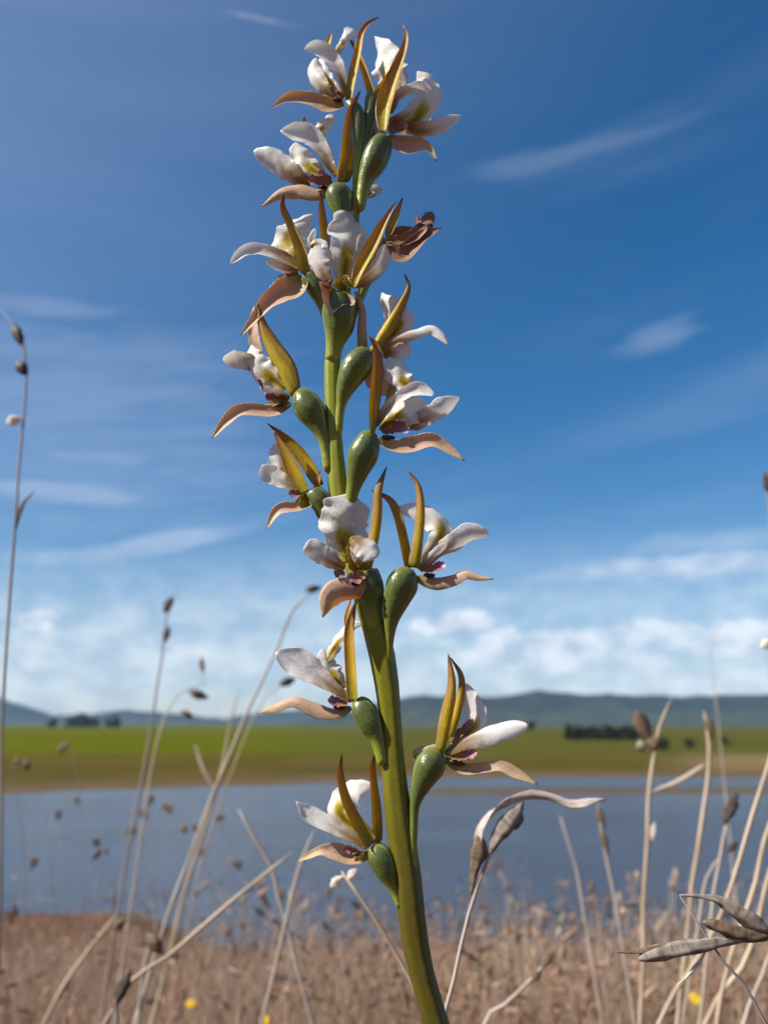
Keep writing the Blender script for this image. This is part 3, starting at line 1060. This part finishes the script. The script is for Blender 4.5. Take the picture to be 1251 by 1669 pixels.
stalk('stalk with small dark spikelet touching the golden straw halfway up', 0.45,
      [(1200, 1372, 1), (1186, 1384, 2), (1168, 1400, 2), (1150, 1440, 3), (1138, 1500, 3)], [(sp(1202, 1372, 1180, 1390, 6), SPIKE_D)], STRAW_G)
stalk('greyish stalk with a slim brown spikelet just beyond the curled leaf tip', 0.55,
      [(974, 1310, 2), (978, 1340, 3), (986, 1390, 3), (998, 1450, 3.5), (1010, 1520, 3.5)], [(sp(972, 1312, 984, 1352, 6), SPIKE), (sp(978, 1350, 990, 1392, 6), SPIKE)], STRAW_G)
stalk('thin pale straw on the water between the curled leaf and the forked husks', 0.6,
      [(912, 1330, 2), (922, 1360, 3.5), (940, 1420, 3.5), (952, 1490, 3.5)], [], STRAW_G)
stalk('low stalk with two dark spikelets leaning in the brown grass by the orchid foot', 0.4,
      [(904, 1550, 1.5), (880, 1578, 3), (850, 1612, 4), (800, 1660, 5), (780, 1690, 5)], [(sp(902, 1550, 880, 1580, 7), SPIKE), (sp(882, 1582, 862, 1600, 7), SPIKE)], STRAW_G)
stalk('grass stalk at the edge of view with a small dark tip high in the sky', 0.36,
      [(1246, 768, 1), (1250, 800, 3), (1258, 900, 3), (1266, 1100, 3), (1276, 1300, 3)], [(sp(1244, 768, 1252, 806, 6), SPIKE_D), (sp(1238, 1056, 1262, 1042, 8), FLUFF, 'tuft')], STALK_D)
stalk('faint slender stalk tip against the low clouds over the long ridge', 0.9,
      [(1180, 1012, 0.6), (1168, 1028, 1.5), (1158, 1045, 1.2), (1160, 1090, 1.2), (1172, 1200, 1.5), (1182, 1300, 2)], [], STRAW_G)

rg = random.Random(11)
spots = [(95, 1322), (150, 1366), (162, 1386), (226, 1318), (248, 1300), (276, 1312), (300, 1346), (352, 1330), (330, 1382), (120, 1300), (60, 1400), (420, 1440), (390, 1405), (206, 1352), (40, 1240), (100, 1215)]
for i, (x, y) in enumerate(spots):
    dx = rg.choice((-1, 1)) * rg.uniform(8, 22)
    bx = x - dx * 1.5 + rg.uniform(-30, 30)
    Yd = rg.uniform(0.8, 1.25)
    heads = [(sp(x + 3, y - 3, x + rg.uniform(-12, 12), y + rg.uniform(9, 17), rg.uniform(4, 6.5)), rg.choice((SPIKE, SPIKE_D)))]
    if rg.random() < 0.6:
        heads.append((sp(x - dx * 0.6, y - 6, x - dx * 0.6 + rg.uniform(-9, 9), y + rg.uniform(6, 12), rg.uniform(3.5, 5)), SPIKE))
    stalk('thin out-of-focus grass stalk with small drooping dark spikelets standing over the lake', Yd,
          [(x + 4, y + 2, 0.5), (x, y - 4, 0.8), (x - dx * 0.6, y - 8, 0.7), (x - dx, y + 20, 0.8), (bx, y + 120, 1.0), (bx + rg.uniform(-8, 8), 1530, 1.1)],
          heads, STALK_D, 'thin stalks over the lake')
for i in range(46):
    x = rg.choice((rg.uniform(740, 1240), rg.uniform(740, 1240), rg.uniform(350, 640)))
    y = rg.uniform(1415, 1520)
    dx = rg.uniform(-26, 26)
    Yd = rg.uniform(0.7, 1.5)
    heads = []
    if rg.random() < 0.7:
        heads.append((sp(x + dx * 0.2, y - 4, x + dx * 0.2 + rg.uniform(-8, 8), y + rg.uniform(12, 22), rg.uniform(3, 5.5)), rg.choice((SPIKE_G, STRAW, SPIKE, STRAW))))
    stalk('short straw-coloured grass stem standing at the top of the brown grass before the water', Yd,
          [(x + dx * 0.3, y, 0.6), (x, y + 30, 1.2), (x - dx * 0.5, y + 90, 1.5), (x - dx, 1640, 1.7)], heads, rg.choice((STRAW, STALK_D, STRAW_G)), 'straw stems before the water')


def daisy(px, py, Y, r, label):
    c = at(px, py, Y)
    base = Vector((c.x + 0.01, c.y, ground(c.x, c.y) - 0.005))
    root = link('yellow_daisy', None)
    root.location = base
    tag(root, label, 'flower')
    v, f, T, S = tube([(c.x, c.y, c.z, 0.0006), ((c.x + base.x) / 2 - 0.004, c.y, (c.z + base.z) / 2, 0.0007), (base.x, base.y, base.z, 0.0008)], 10, 6, origin=base)
    link('stem', make_mesh('stem', v, f, LEAFGREEN, {'t': T, 's': S}), root)
    rr = r * mpp(px, py, Y)
    nrm = Vector((0.1, -0.6, 0.75)).normalized()
    u = nrm.cross(Vector((1, 0, 0))).normalized()
    wv = nrm.cross(u)
    for i in range(11):
        an = 2 * math.pi * i / 11
        d = u * math.cos(an) + wv * math.sin(an)
        p = [tuple(c + d * (rr * 0.2)) + (rr * 0.16,), tuple(c + d * (rr * 0.6) + nrm * rr * 0.08) + (rr * 0.26,), tuple(c + d * rr) + (rr * 0.12,)]
        v, f, T, S = ribbon(p, 0.0002, nu=6, nv=3, origin=base)
        link('petal', make_mesh('petal', v, f, DAISY, {'t': T, 's': S}), root)
    p = [tuple(c - nrm * rr * 0.1) + (rr * 0.25,), tuple(c + nrm * rr * 0.1) + (rr * 0.3,), tuple(c + nrm * rr * 0.22) + (rr * 0.12,)]
    v, f, T, S = tube(p, 6, 10, origin=base)
    link('centre', make_mesh('centre', v, f, DAISY, {'t': T, 's': S}), root)


daisy(1133, 1628, 0.55, 11, 'tiny yellow wildflower in the grass below the three dark husks')
daisy(312, 1636, 0.75, 9, 'faint tiny yellow wildflower in the grass under the bleached straw')
daisy(432, 1663, 0.6, 9, 'tiny yellow wildflower lowest in the grass, between bleached straw and orchid')

# ================================================================ the orchid
OY = 0.150                              # distance of the flower spike
PXM = OY / F_PX
STEM_PTS = [(584, 215, 4), (583, 240, 5), (581, 280, 6), (580, 320, 7), (577, 360, 8), (570, 420, 9), (560, 480, 10), (549, 540, 11), (541, 592, 12.5), (541, 640, 12), (545, 720, 12.5), (551, 800, 16), (558, 840, 17), (571, 890, 18),
            (586, 940, 19), (604, 1000, 20), (616, 1040, 21), (628, 1100, 20), (637, 1180, 17), (641, 1250, 18.5), (650, 1340, 22), (663, 1420, 22), (671, 1500, 22), (685, 1580, 20), (709, 1669, 20)]


def o3(pts, z0, z1):
    n = len(pts)
    out = []
    for i, p in enumerate(pts):
        dz = z0 + (z1 - z0) * i / max(1, n - 1)
        if len(p) > 3:
            dz = p[3]
        yy = OY + dz * PXM
        c = at(p[0], p[1], yy)
        out.append((c.x, c.y, c.z, p[2] * mpp(p[0], p[1], yy)))
    return out


rows = o3(STEM_PTS, 0, 0)
b = Vector(rows[-1][:3])
gz = ground(b.x, b.y)
rows += [(b.x + 0.006, b.y, b.z - 0.03, 0.0023), (b.x + 0.008, b.y, (b.z + gz) / 2, 0.0026), (b.x + 0.006, b.y, gz - 0.01, 0.0032)]
OBASE = Vector((rows[-1][0], rows[-1][1], gz))
orchid = link('orchid', None)
orchid.location = OBASE
tag(orchid, 'tall orchid spike of many small white and ochre flowers on a green stem', 'orchid')
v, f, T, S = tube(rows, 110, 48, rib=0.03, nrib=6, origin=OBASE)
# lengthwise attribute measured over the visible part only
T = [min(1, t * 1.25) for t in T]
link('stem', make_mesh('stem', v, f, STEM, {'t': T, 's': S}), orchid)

SEED = [0]


def part(parent, kind, z0, z1, pts, mat=None, tilt=None, cup=None):
    SEED[0] += 1
    rnd = random.Random(SEED[0] * 7 + 3)
    r = o3(pts, z0, z1)
    if kind in ('col', 'yel', 'dark'):
        if kind == 'dark':
            v, f, T, S = tube(r, 10, 10, wob=0.2, flat=0.8, origin=OBASE, seed=SEED[0])
        else:
            r = [(a_, b_, c_, d_ * 0.85) for a_, b_, c_, d_ in r]
            v, f, T, S = ribbon(r, 0.8 * PXM, tilt=0.5 * rnd.choice((-1, 1)), cup=-0.8, ruffle=0.25, jag=0.20, nu=20, nv=8, seed=SEED[0], origin=OBASE)
        nm = {'col': 'column', 'yel': 'column', 'dark': 'throat'}[kind]
        m = mat or {'col': COLUMN, 'yel': YELLOW, 'dark': DARK}[kind]
    else:
        sg = rnd.choice((-1, 1))
        if kind == 'pet':
            a = dict(th=0.7 * PXM, tilt=0.45 * sg, cup=0.42, ruffle=0.09, jag=0.05, nu=34, nv=10)
            nm, m = 'petal', PETAL
        elif kind == 'lab':
            a = dict(th=0.6 * PXM, tilt=0.35 * sg, cup=0.25, ruffle=0.20, jag=0.09, nu=56, nv=14)
            nm, m = 'labellum', LAB
        elif kind == 'sep':
            a = dict(th=1.5 * PXM, tilt=0.5 * sg, cup=0.85, ruffle=0.0, jag=0.0, nu=26, nv=7, round_tip=False)
            nm, m = 'lateral_sepal', SEPAL
        else:
            a = dict(th=0.8 * PXM, tilt=0.4, cup=0.65, ruffle=0.08, jag=0.0, nu=26, nv=8, round_tip=False)
            nm, m = 'dorsal_sepal', DORSAL
        if kind == 'sep' and rnd.random() < 0.6:
            a['cup'] = -0.8
        if kind == 'dor':
            a['cup'] = -0.6 if rnd.random() < 0.7 else 0.35
            a['tilt'] = 0.55 if pts[-1][0] > pts[0][0] else -0.55
        if kind == 'pet' and rnd.random() < 0.5:
            a['cup'] = -0.42
        if tilt is not None:
            a['tilt'] = tilt
        if cup is not None:
            a['cup'] = cup
        a['twist'] = rnd.uniform(-0.5, 0.5)
        m = mat or m
        v, f, T, S = ribbon(r, seed=SEED[0], origin=OBASE, **a)
    return link(nm, make_mesh(nm, v, f, m, {'t': T, 's': S}), parent)


def flower(ov, oz, parts, label=None, mat=None, dz=0):
    """ov: ovary path from the flower end to the stem (px,py,r)"""
    r = o3(ov, oz[0] + dz, oz[1])
    v, f, T, S = tube(r, 26, 18, rib=0.035, nrib=3, origin=OBASE)
    fl = link('flower', make_mesh('flower', v, f, mat or OVARY, {'t': T, 's': S}), orchid)
    if label:
        fl['label'] = label
    for p in parts:
        part(fl, p[0], p[1] + dz, p[2] + dz, p[3], **(p[4] if len(p) > 4 else {}))
    return fl


W = dict(mat=WITHER)
# top, facing left
flower([(565, 164, 7), (578, 178, 11), (584, 202, 12), (582, 240, 8), (579, 300, 5)], (0, -4), [
    ('dor', 0, 0, [(560, 170, 6), (533, 173, 11.5), (498, 161, 10), (468, 161, 6.5), (442, 176, 1)]),
    ('lab', 4, 12, [(553, 154, 7), (534, 128, 9), (524, 105, 6), (523, 92, 4)]),
    ('pet', 0, 6, [(545, 158, 6), (522, 138, 12), (512, 116, 12.5), (514, 94, 7)]),
    ('pet', -8, -16, [(564, 158, 5), (555, 124, 9), (540, 96, 13), (520, 80, 12), (496, 79, 7)]),
    ('lab', 10, 18, [(545, 88, 6), (556, 74, 6), (566, 58, 8), (573, 46, 13)]),
    ('sep', 14, 16, [(536, 76, 4), (537, 66, 4), (540, 54, 1)]),
    ('sep', -6, -10, [(568, 166, 6), (576, 122, 7), (585, 82, 5.5), (590, 54, 5), (601, 38, 3.2), (617, 28, 0.5)]),
    ('sep', 14, 20, [(604, 156, 7), (594, 122, 6), (585, 94, 4.5), (571, 66, 2)]),
    ('col', -3, -8, [(560, 160, 5), (548, 153, 6), (538, 142, 5.5)]),
    ('dark', -2, -4, [(558, 163, 3), (549, 163, 4), (542, 161, 2)])], 'topmost flower, facing away from the right-hand pair')
# top, facing right
flower([(627, 221, 11), (619, 240, 20), (608, 266, 21), (594, 298, 12), (586, 345, 7)], (0, -6), [
    ('dor', -2, -6, [(629, 224, 5), (654, 237, 13), (675, 239, 13), (695, 241, 7), (711, 262, 1)]),
    ('pet', 6, 14, [(655, 206, 8), (690, 213, 12), (718, 206, 12.5), (738, 196, 9), (752, 188, 2)]),
    ('lab', 0, 10, [(648, 210, 12), (678, 192, 20), (699, 158, 20), (694, 132, 17), (680, 116, 6)]),
    ('pet', -12, -18, [(636, 184, 5), (648, 158, 8), (674, 144, 8), (690, 142, 7), (706, 150, 3)]),
    ('pet', -8, -8, [(634, 202, 7), (656, 192, 9), (676, 174, 7), (686, 156, 4)]),
    ('sep', -14, -18, [(627, 216, 7), (630, 172, 13), (644, 121, 9.5), (659, 78, 5.5), (662, 54, 3), (656, 40, 0.5)]),
    ('sep', -4, -12, [(610, 150, 4), (630, 130, 8), (648, 100, 5), (657, 84, 1)]),
    ('col', -6, -4, [(634, 216, 8), (650, 208, 10), (664, 202, 8)])], dz=-18)
# behind the tip, facing away
flower([(606, 152, 9), (606, 168, 13), (600, 208, 9), (589, 260, 6), (583, 305, 5)], (14, 2), [
    ('lab', 30, 42, [(640, 158, 22), (637, 130, 26), (630, 101, 26), (622, 76, 14), (610, 59, 2)]),
    ('pet', 26, 36, [(612, 160, 6), (638, 160, 10), (654, 148, 12), (664, 136, 5)]),
    ('pet', 20, 26, [(606, 226, 6), (612, 208, 9), (618, 192, 6)]),
    ('pet', 26, 32, [(598, 322, 6), (608, 312, 11), (617, 303, 9)])])
# second, facing left
flower([(547, 302, 12), (551, 318, 22), (556, 338, 19), (564, 368, 10), (571, 410, 6)], (-4, -4), [
    ('dor', -4, -4, [(540, 310, 6), (515, 316, 9), (486, 311, 11.5), (457, 316, 8), (427, 337, 1)]),
    ('pet', 8, 14, [(506, 300, 6), (484, 290, 14), (460, 273, 18), (438, 259, 17), (413, 246, 9)]),
    ('lab', 0, 8, [(528, 292, 10), (502, 270, 18), (486, 247, 15), (481, 232, 8)]),
    ('pet', -10, -18, [(547, 288, 5), (528, 252, 11), (508, 225, 16), (484, 217, 15), (457, 213, 6)]),
    ('lab', 8, 16, [(510, 224, 9), (524, 209, 11), (534, 197, 9), (542, 187, 6)]),
    ('sep', 14, 15, [(493, 212, 4), (494, 201, 4), (495, 190, 1)]),
    ('sep', -10, -14, [(552, 296, 7), (560, 248, 8), (566, 200, 6.5), (574, 172, 5), (587, 148, 0.8)]),
    ('sep', 8, 12, [(560, 296, 7), (569, 268, 7), (572, 236, 5), (577, 214, 2)]),
    ('col', -8, -12, [(541, 300, 6), (522, 297, 9), (502, 294, 8)]),
    ('col', -12, -15, [(540, 292, 5), (528, 286, 8), (519, 276, 3)]),
    ('dark', -6, -6, [(540, 305, 3), (528, 305, 4), (518, 305, 2)])])
# third, facing left, with the broad drooping sepal
flower([(498, 447, 12), (512, 468, 15), (526, 500, 9), (537, 540, 6)], (-6, 0), [
    ('dor', -8, -12, [(496, 452, 10), (482, 470, 19), (461, 478, 18), (438, 494, 13), (420, 514, 8), (405, 532, 5), (393, 547, 1)]),
    ('lab', 4, 16, [(474, 428, 13), (470, 402, 28), (478, 380, 25), (493, 364, 15), (509, 349, 4)]),
    ('pet', -8, -16, [(490, 437, 5), (461, 420, 9), (430, 408, 9), (402, 408, 9), (375, 430, 5)]),
    ('pet', 2, -4, [(486, 441, 4), (461, 437, 8), (434, 426, 6)]),
    ('sep', -14, -18, [(497, 446, 13), (486, 404, 9.5), (471, 367, 6.5), (459, 339, 5), (462, 317, 0.8)]),
    ('col', -8, -10, [(486, 444, 5), (466, 450, 6), (452, 451, 4)])])
# central, facing out, upper
flower([(552, 478, 20), (552, 508, 28), (551, 534, 25), (545, 562, 15), (541, 592, 12)], (-16, -4), [
    ('lab', -22, -10, [(560, 464, 12), (563, 424, 25), (569, 390, 29), (570, 360, 27), (572, 341, 12)]),
    ('pet', -30, -38, [(540, 464, 6), (522, 438, 14), (517, 413, 19), (513, 394, 12)]),
    ('pet', -36, -44, [(506, 402, 4), (514, 398, 9), (526, 398, 8), (534, 404, 2)]),
    ('pet', -28, -34, [(578, 466, 6), (602, 448, 12), (620, 424, 13), (627, 398, 6)]),
    ('sep', -40, -44, [(577, 470, 4), (588, 440, 9), (608, 400, 10), (625, 364, 6), (645, 329, 0.8)]),
    ('sep', -16, -10, [(530, 412, 6), (526, 376, 7), (523, 344, 5.5), (523, 315, 1.5)]),
    ('pet', -20, -24, [(512, 412, 4), (508, 392, 6), (514, 372, 3)]),
    ('dor', -30, -46, [(550, 474, 12), (546, 483, 34), (541, 494, 20), (538, 514, 2)], dict(tilt=0.1, cup=-0.55)),
    ('yel', -28, -36, [(556, 470, 10), (550, 464, 11), (546, 456, 7)]),
    ('yel', -38, -38, [(574, 466, 6), (566, 462, 8), (562, 448, 4)]),
    ('col', -40, -44, [(538, 470, 5), (530, 463, 8), (526, 456, 6)])])
# withered one
flower([(624, 388, 9), (612, 418, 12), (594, 466, 8), (574, 520, 6)], (8, 4), [
    ('dor', 2, -4, [(626, 400, 9), (650, 416, 14), (670, 405, 13), (692, 385, 9), (719, 372, 1)], W),
    ('pet', 12, 12, [(628, 384, 6), (652, 378, 8), (676, 374, 4)], W),
    ('pet', 0, -4, [(628, 394, 7), (656, 392, 9), (678, 382, 10), (692, 366, 11)], W),
    ('lab', 4, 4, [(690, 376, 10), (694, 362, 12), (703, 345, 7)], W),
    ('lab', 2, 0, [(686, 372, 4), (680, 360, 5), (675, 352, 2)], W),
    ('sep', 6, 6, [(632, 384, 6), (643, 358, 6.5), (656, 323, 1)])], 'shrivelled brown flower')
# left, opened wide with long drooping sepal
flower([(478, 644, 9), (491, 650, 20), (505, 670, 24), (519, 696, 15), (528, 722, 9), (535, 770, 8)], (-6, -6), [
    ('dor', -6, -10, [(474, 658, 6), (450, 671, 9), (418, 670, 10), (392, 670, 10), (369, 687, 8), (346, 715, 1)]),
    ('pet', 10, 14, [(424, 600, 7), (404, 588, 14), (384, 584, 14), (363, 587, 8)]),
    ('lab', 0, 6, [(465, 634, 8), (442, 615, 19), (422, 600, 21), (412, 578, 13), (410, 562, 4)]),
    ('pet', 6, 8, [(424, 582, 8), (415, 552, 9), (413, 526, 7), (414, 498, 1)], dict(mat=DORSAL)),
    ('sep', -8, -12, [(479, 645, 9), (461, 604, 16), (440, 564, 13), (426, 530, 8), (420, 495, 1)]),
    ('pet', -4, -8, [(472, 648, 5), (446, 640, 8), (424, 630, 6)]),
    ('col', -12, -14, [(470, 650, 6), (450, 648, 9), (432, 644, 7)]),
    ('yel', -10, -12, [(466, 655, 5), (450, 658, 7), (440, 654, 5)]),
    ('dark', -13, -14, [(462, 656, 3), (454, 660, 4.5), (446, 662, 2)]),
    ('yel', -14, -16, [(428, 634, 1.5), (424, 624, 3.5), (421, 618, 2)], dict(mat=WITHER))])
# right, arching petal
flower([(603, 571, 12), (590, 584, 21), (577, 603, 24), (563, 632, 16), (555, 662, 8), (550, 710, 7)], (0, -8), [
    ('dor', 8, 14, [(608, 584, 12), (616, 612, 20), (628, 630, 15), (644, 642, 2)]),
    ('lab', 8, 16, [(628, 562, 14), (646, 532, 26), (640, 508, 22), (628, 490, 12), (622, 477, 4)]),
    ('pet', 4, 6, [(624, 578, 6), (648, 574, 14), (668, 562, 8)]),
    ('pet', -6, -14, [(618, 570, 6), (650, 553, 8.5), (681, 543, 8.5), (703, 537, 8), (719, 547, 7), (731, 563, 3)]),
    ('sep', -8, -12, [(605, 574, 9), (626, 540, 10.5), (649, 500, 8), (664, 469, 4), (659, 446, 0.5)]),
    ('sep', 10, 14, [(588, 570, 9), (587, 534, 7.5), (588, 504, 5.5), (579, 476, 2)], dict(mat=DORSAL))], dz=-20)
# right, below it
flower([(611, 706, 11), (601, 718, 20), (591, 742, 25), (582, 770, 18), (574, 802, 11), (566, 850, 9)], (-4, -8), [
    ('dor', -8, -10, [(612, 716, 5), (642, 729, 10), (673, 726, 13), (703, 720, 11), (730, 733, 7.5), (757, 752, 0.5)]),
    ('sep', -16, -20, [(606, 706, 5), (608, 652, 9.5), (613, 594, 8.5), (611, 565, 6), (600, 547, 0.8)]),
    ('sep', 12, 14, [(630, 684, 7), (635, 660, 7), (643, 628, 5), (648, 606, 1)]),
    ('pet', 10, 14, [(652, 694, 8), (680, 688, 14), (704, 676, 15), (726, 662, 15), (749, 648, 4)]),
    ('lab', 0, 6, [(622, 692, 7), (648, 678, 18), (674, 665, 27), (690, 650, 18)]),
    ('lab', 4, 10, [(676, 642, 10), (656, 620, 17), (644, 600, 19), (632, 582, 8)]),
    ('pet', -12, -20, [(611, 696, 5), (630, 667, 8), (657, 644, 9.5), (681, 635, 11), (708, 644, 6)]),
    ('col', -6, -8, [(622, 704, 7), (646, 699, 12), (668, 702, 7)]),
    ('yel', -8, -8, [(618, 700, 6), (632, 690, 7), (648, 684, 3)]),
    ('dark', -8, -8, [(622, 712, 3), (634, 714, 5), (644, 713, 2)])], dz=-26)
# small left one
flower([(505, 800, 13), (520, 815, 18), (533, 842, 13), (548, 880, 8)], (-8, -6), [
    ('sep', 2, -2, [(524, 790, 9), (498, 748, 11), (470, 716, 7), (436, 690, 0.6)]),
    ('sep', -12, -16, [(500, 802, 8), (482, 770, 12), (464, 734, 8), (446, 702, 1)]),
    ('sep', 8, 8, [(480, 736, 5), (462, 716, 3), (456, 698, 0.6)]),
    ('lab', 4, 10, [(482, 794, 9), (461, 764, 20), (450, 738, 12), (447, 722, 3)]),
    ('pet', -6, -12, [(492, 802, 5), (462, 787, 11), (440, 774, 17), (427, 758, 9)]),
    ('col', -10, -12, [(492, 806, 5), (480, 806, 8), (470, 803, 6)]),
    ('yel', -10, -10, [(500, 806, 10), (492, 816, 8), (486, 824, 5)]),
    ('dor', -8, -12, [(506, 816, 14), (483, 828, 8.5), (454, 832, 8.5), (434, 862, 1)])])
# central, facing out, lower
flower([(596, 928, 18), (604, 958, 21), (606, 990, 18), (610, 1030, 14)], (-14, -6), [
    ('lab', -26, -14, [(567, 918, 14), (560, 880, 32), (564, 850, 40), (569, 826, 38), (573, 805, 20)]),
    ('pet', -34, -42, [(562, 926, 6), (538, 915, 13), (515, 900, 17), (494, 894, 14)]),
    ('pet', -44, -52, [(571, 876, 5), (584, 884, 15), (600, 896, 19), (615, 908, 10)]),
    ('pet', -36, -44, [(588, 926, 5), (582, 906, 8), (575, 886, 5)]),
    ('sep', -12, -8, [(530, 858, 4), (518, 822, 6.5), (518, 788, 4.5), (523, 766, 0.6)]),
    ('sep', -24, -28, [(598, 932, 9), (611, 880, 9), (617, 838, 8.5), (618, 803, 7), (625, 776, 3.2), (630, 761, 0.6)]),
    ('yel', -30, -36, [(584, 932, 12), (576, 922, 12), (570, 906, 8), (566, 890, 3)]),
    ('yel', -38, -38, [(592, 924, 8), (596, 912, 7), (594, 902, 3)]),
    ('col', -38, -42, [(562, 936, 5), (551, 936, 9), (544, 930, 5)]),
    ('col', -40, -42, [(594, 938, 8), (578, 944, 12), (564, 940, 7)]),
    ('dark', -38, -38, [(584, 954, 3), (572, 954, 5), (560, 950, 3)]),
    ('dor', -30, -48, [(598, 948, 12), (582, 962, 17), (560, 966, 19), (541, 976, 18), (526, 1006, 1)], dict(tilt=0.5, cup=0.7))])
# right, big pale ovary
flower([(668, 926, 14), (656, 949, 26), (645, 978, 22), (637, 1010, 13), (634, 1040, 8), (632, 1085, 6)], (-6, -12), [
    ('dor', -6, -10, [(680, 940, 8), (707, 950, 10), (737, 945, 9.5), (759, 936, 7.5), (781, 941, 5), (804, 944, 0.5)]),
    ('sep', -16, -20, [(678, 926, 10), (684, 879, 8.5), (687, 833, 7.5), (682, 792, 5), (664, 766, 0.6)]),
    ('sep', 6, 10, [(664, 926, 8), (655, 880, 7.5), (645, 838, 7.5), (632, 814, 5), (605, 799, 0.6)]),
    ('lab', 4, 14, [(690, 918, 8), (716, 880, 17), (716, 858, 20), (698, 843, 18), (672, 832, 13), (638, 826, 2)]),
    ('pet', -6, -12, [(684, 930, 6), (711, 902, 10), (738, 886, 15), (764, 870, 15), (796, 870, 10)]),
    ('pet', -12, -16, [(684, 930, 6), (706, 905, 7), (728, 887, 5)]),
    ('col', -10, -12, [(690, 930, 5), (708, 927, 8), (726, 919, 7)]),
    ('dark', -10, -10, [(690, 937, 3), (702, 938, 4), (709, 937, 2)])], dz=-26)
# left low
flower([(577, 1143, 10), (589, 1154, 19), (603, 1180, 20), (615, 1208, 12), (623, 1248, 8)], (-4, -12), [
    ('dor', -6, -12, [(572, 1153, 6), (546, 1163, 9), (514, 1156, 11.5), (480, 1143, 8.5), (446, 1154, 7), (420, 1163, 0.5)]),
    ('sep', -12, -14, [(577, 1144, 9), (573, 1080, 9), (571, 1030, 8), (576, 1000, 5), (579, 981, 1)]),
    ('sep', 4, 4, [(574, 1030, 6), (567, 1008, 5), (572, 976, 1)]),
    ('lab', 4, 12, [(558, 1124, 10), (540, 1096, 18), (528, 1070, 12), (524, 1058, 5)]),
    ('lab', 8, 16, [(532, 1078, 7), (545, 1056, 9), (556, 1038, 9), (574, 1020, 7), (593, 1016, 4)]),
    ('pet', -8, -16, [(572, 1144, 5), (540, 1119, 11), (507, 1096, 20), (480, 1080, 23), (449, 1064, 12)]),
    ('col', -12, -14, [(566, 1148, 4), (548, 1146, 9), (534, 1140, 8)]),
    ('dark', -10, -10, [(562, 1152, 3), (551, 1153, 4), (543, 1152, 2)])])
# right low
flower([(717, 1221, 13), (701, 1245, 25), (686, 1276, 18), (675, 1312, 9), (672, 1362, 8), (672, 1420, 6)], (-4, -12), [
    ('dor', -6, -10, [(722, 1236, 5), (750, 1254, 8.5), (784, 1254, 8.5), (812, 1250, 8.5), (840, 1262, 8), (876, 1279, 0.5)]),
    ('sep', -12, -16, [(719, 1226, 8), (730, 1170, 10.5), (738, 1120, 7.5), (734, 1084, 4), (730, 1065, 0.6)]),
    ('sep', 8, 8, [(730, 1204, 5), (746, 1146, 6.5), (750, 1104, 5), (734, 1072, 0.8)]),
    ('lab', 4, 10, [(736, 1216, 7), (764, 1194, 13), (777, 1170, 16), (766, 1142, 15), (752, 1114, 10)]),
    ('col', 0, 2, [(734, 1210, 5), (756, 1190, 7), (772, 1172, 4)]),
    ('pet', -8, -14, [(724, 1228, 6), (760, 1208, 12), (796, 1198, 15), (832, 1187, 14), (861, 1182, 9)]),
    ('col', -10, -12, [(734, 1234, 5), (756, 1234, 9), (778, 1226, 7)]),
    ('dark', -10, -10, [(732, 1241, 3), (746, 1243, 5), (758, 1247, 2)]),
    ('pet', -2, 4, [(716, 1218, 6), (694, 1220, 6), (677, 1226, 5), (676, 1238, 2)], dict(mat=DORSAL))])
# lowest
flower([(604, 1380, 11), (616, 1394, 20), (628, 1418, 18), (641, 1450, 8), (652, 1480, 5)], (-4, -8), [
    ('dor', -6, -10, [(596, 1398, 8), (570, 1400, 12), (546, 1391, 13), (523, 1388, 7.5), (502, 1396, 5), (485, 1404, 0.5)]),
    ('sep', -14, -18, [(604, 1378, 13), (579, 1340, 9.5), (561, 1302, 8), (553, 1262, 5.5), (557, 1227, 0.6)]),
    ('sep', 8, 10, [(612, 1374, 8), (611, 1322, 8), (607, 1274, 6), (606, 1250, 5), (611, 1227, 0.8)]),
    ('lab', 2, 14, [(580, 1352, 10), (554, 1322, 20), (566, 1296, 21), (590, 1282, 13), (608, 1278, 5)]),
    ('pet', -6, -12, [(598, 1382, 6), (560, 1357, 10), (526, 1341, 13), (499, 1325, 13), (482, 1306, 2)]),
    ('col', -10, -12, [(584, 1388, 5), (572, 1384, 7), (560, 1380, 6)]),
    ('yel', -8, -8, [(602, 1390, 9), (592, 1396, 8), (582, 1400, 4)]),
    ('dark', -16, -16, [(586, 1391, 2), (580, 1392, 3), (574, 1393, 1.5)])])

# ================================================================ air between here and the hills


def build_haze():
    m = bpy.data.materials.new('haze')
    m.use_nodes = True
    nt = NT(m.node_tree)
    nt.n.clear()
    out = nt.node('ShaderNodeOutputMaterial')
    pv = nt.node('ShaderNodeVolumePrincipled')
    pv.inputs['Color'].default_value = (0.42, 0.68, 1.0, 1)
    pv.inputs['Density'].default_value = 0.000055
    pv.inputs['Anisotropy'].default_value = 0.0
    nt.l.new(pv.outputs[0], out.inputs['Volume'])
    x, y0, y1, z0, z1 = 7600.0, -7600.0, 7600.0, ZW - 3.5, 340.0
    v = [(-x, y0, z0), (x, y0, z0), (x, y1, z0), (-x, y1, z0), (-x, y0, z1), (x, y0, z1), (x, y1, z1), (-x, y1, z1)]
    f = [(0, 3, 2, 1), (4, 5, 6, 7), (0, 1, 5, 4), (1, 2, 6, 5), (2, 3, 7, 6), (3, 0, 4, 7)]
    o = link('haze', make_mesh('haze', v, f, m, smooth=False))
    o['kind'] = 'stuff'
    tag(o, 'thin pale blue haze over the plain and far hills', 'haze')


build_haze()
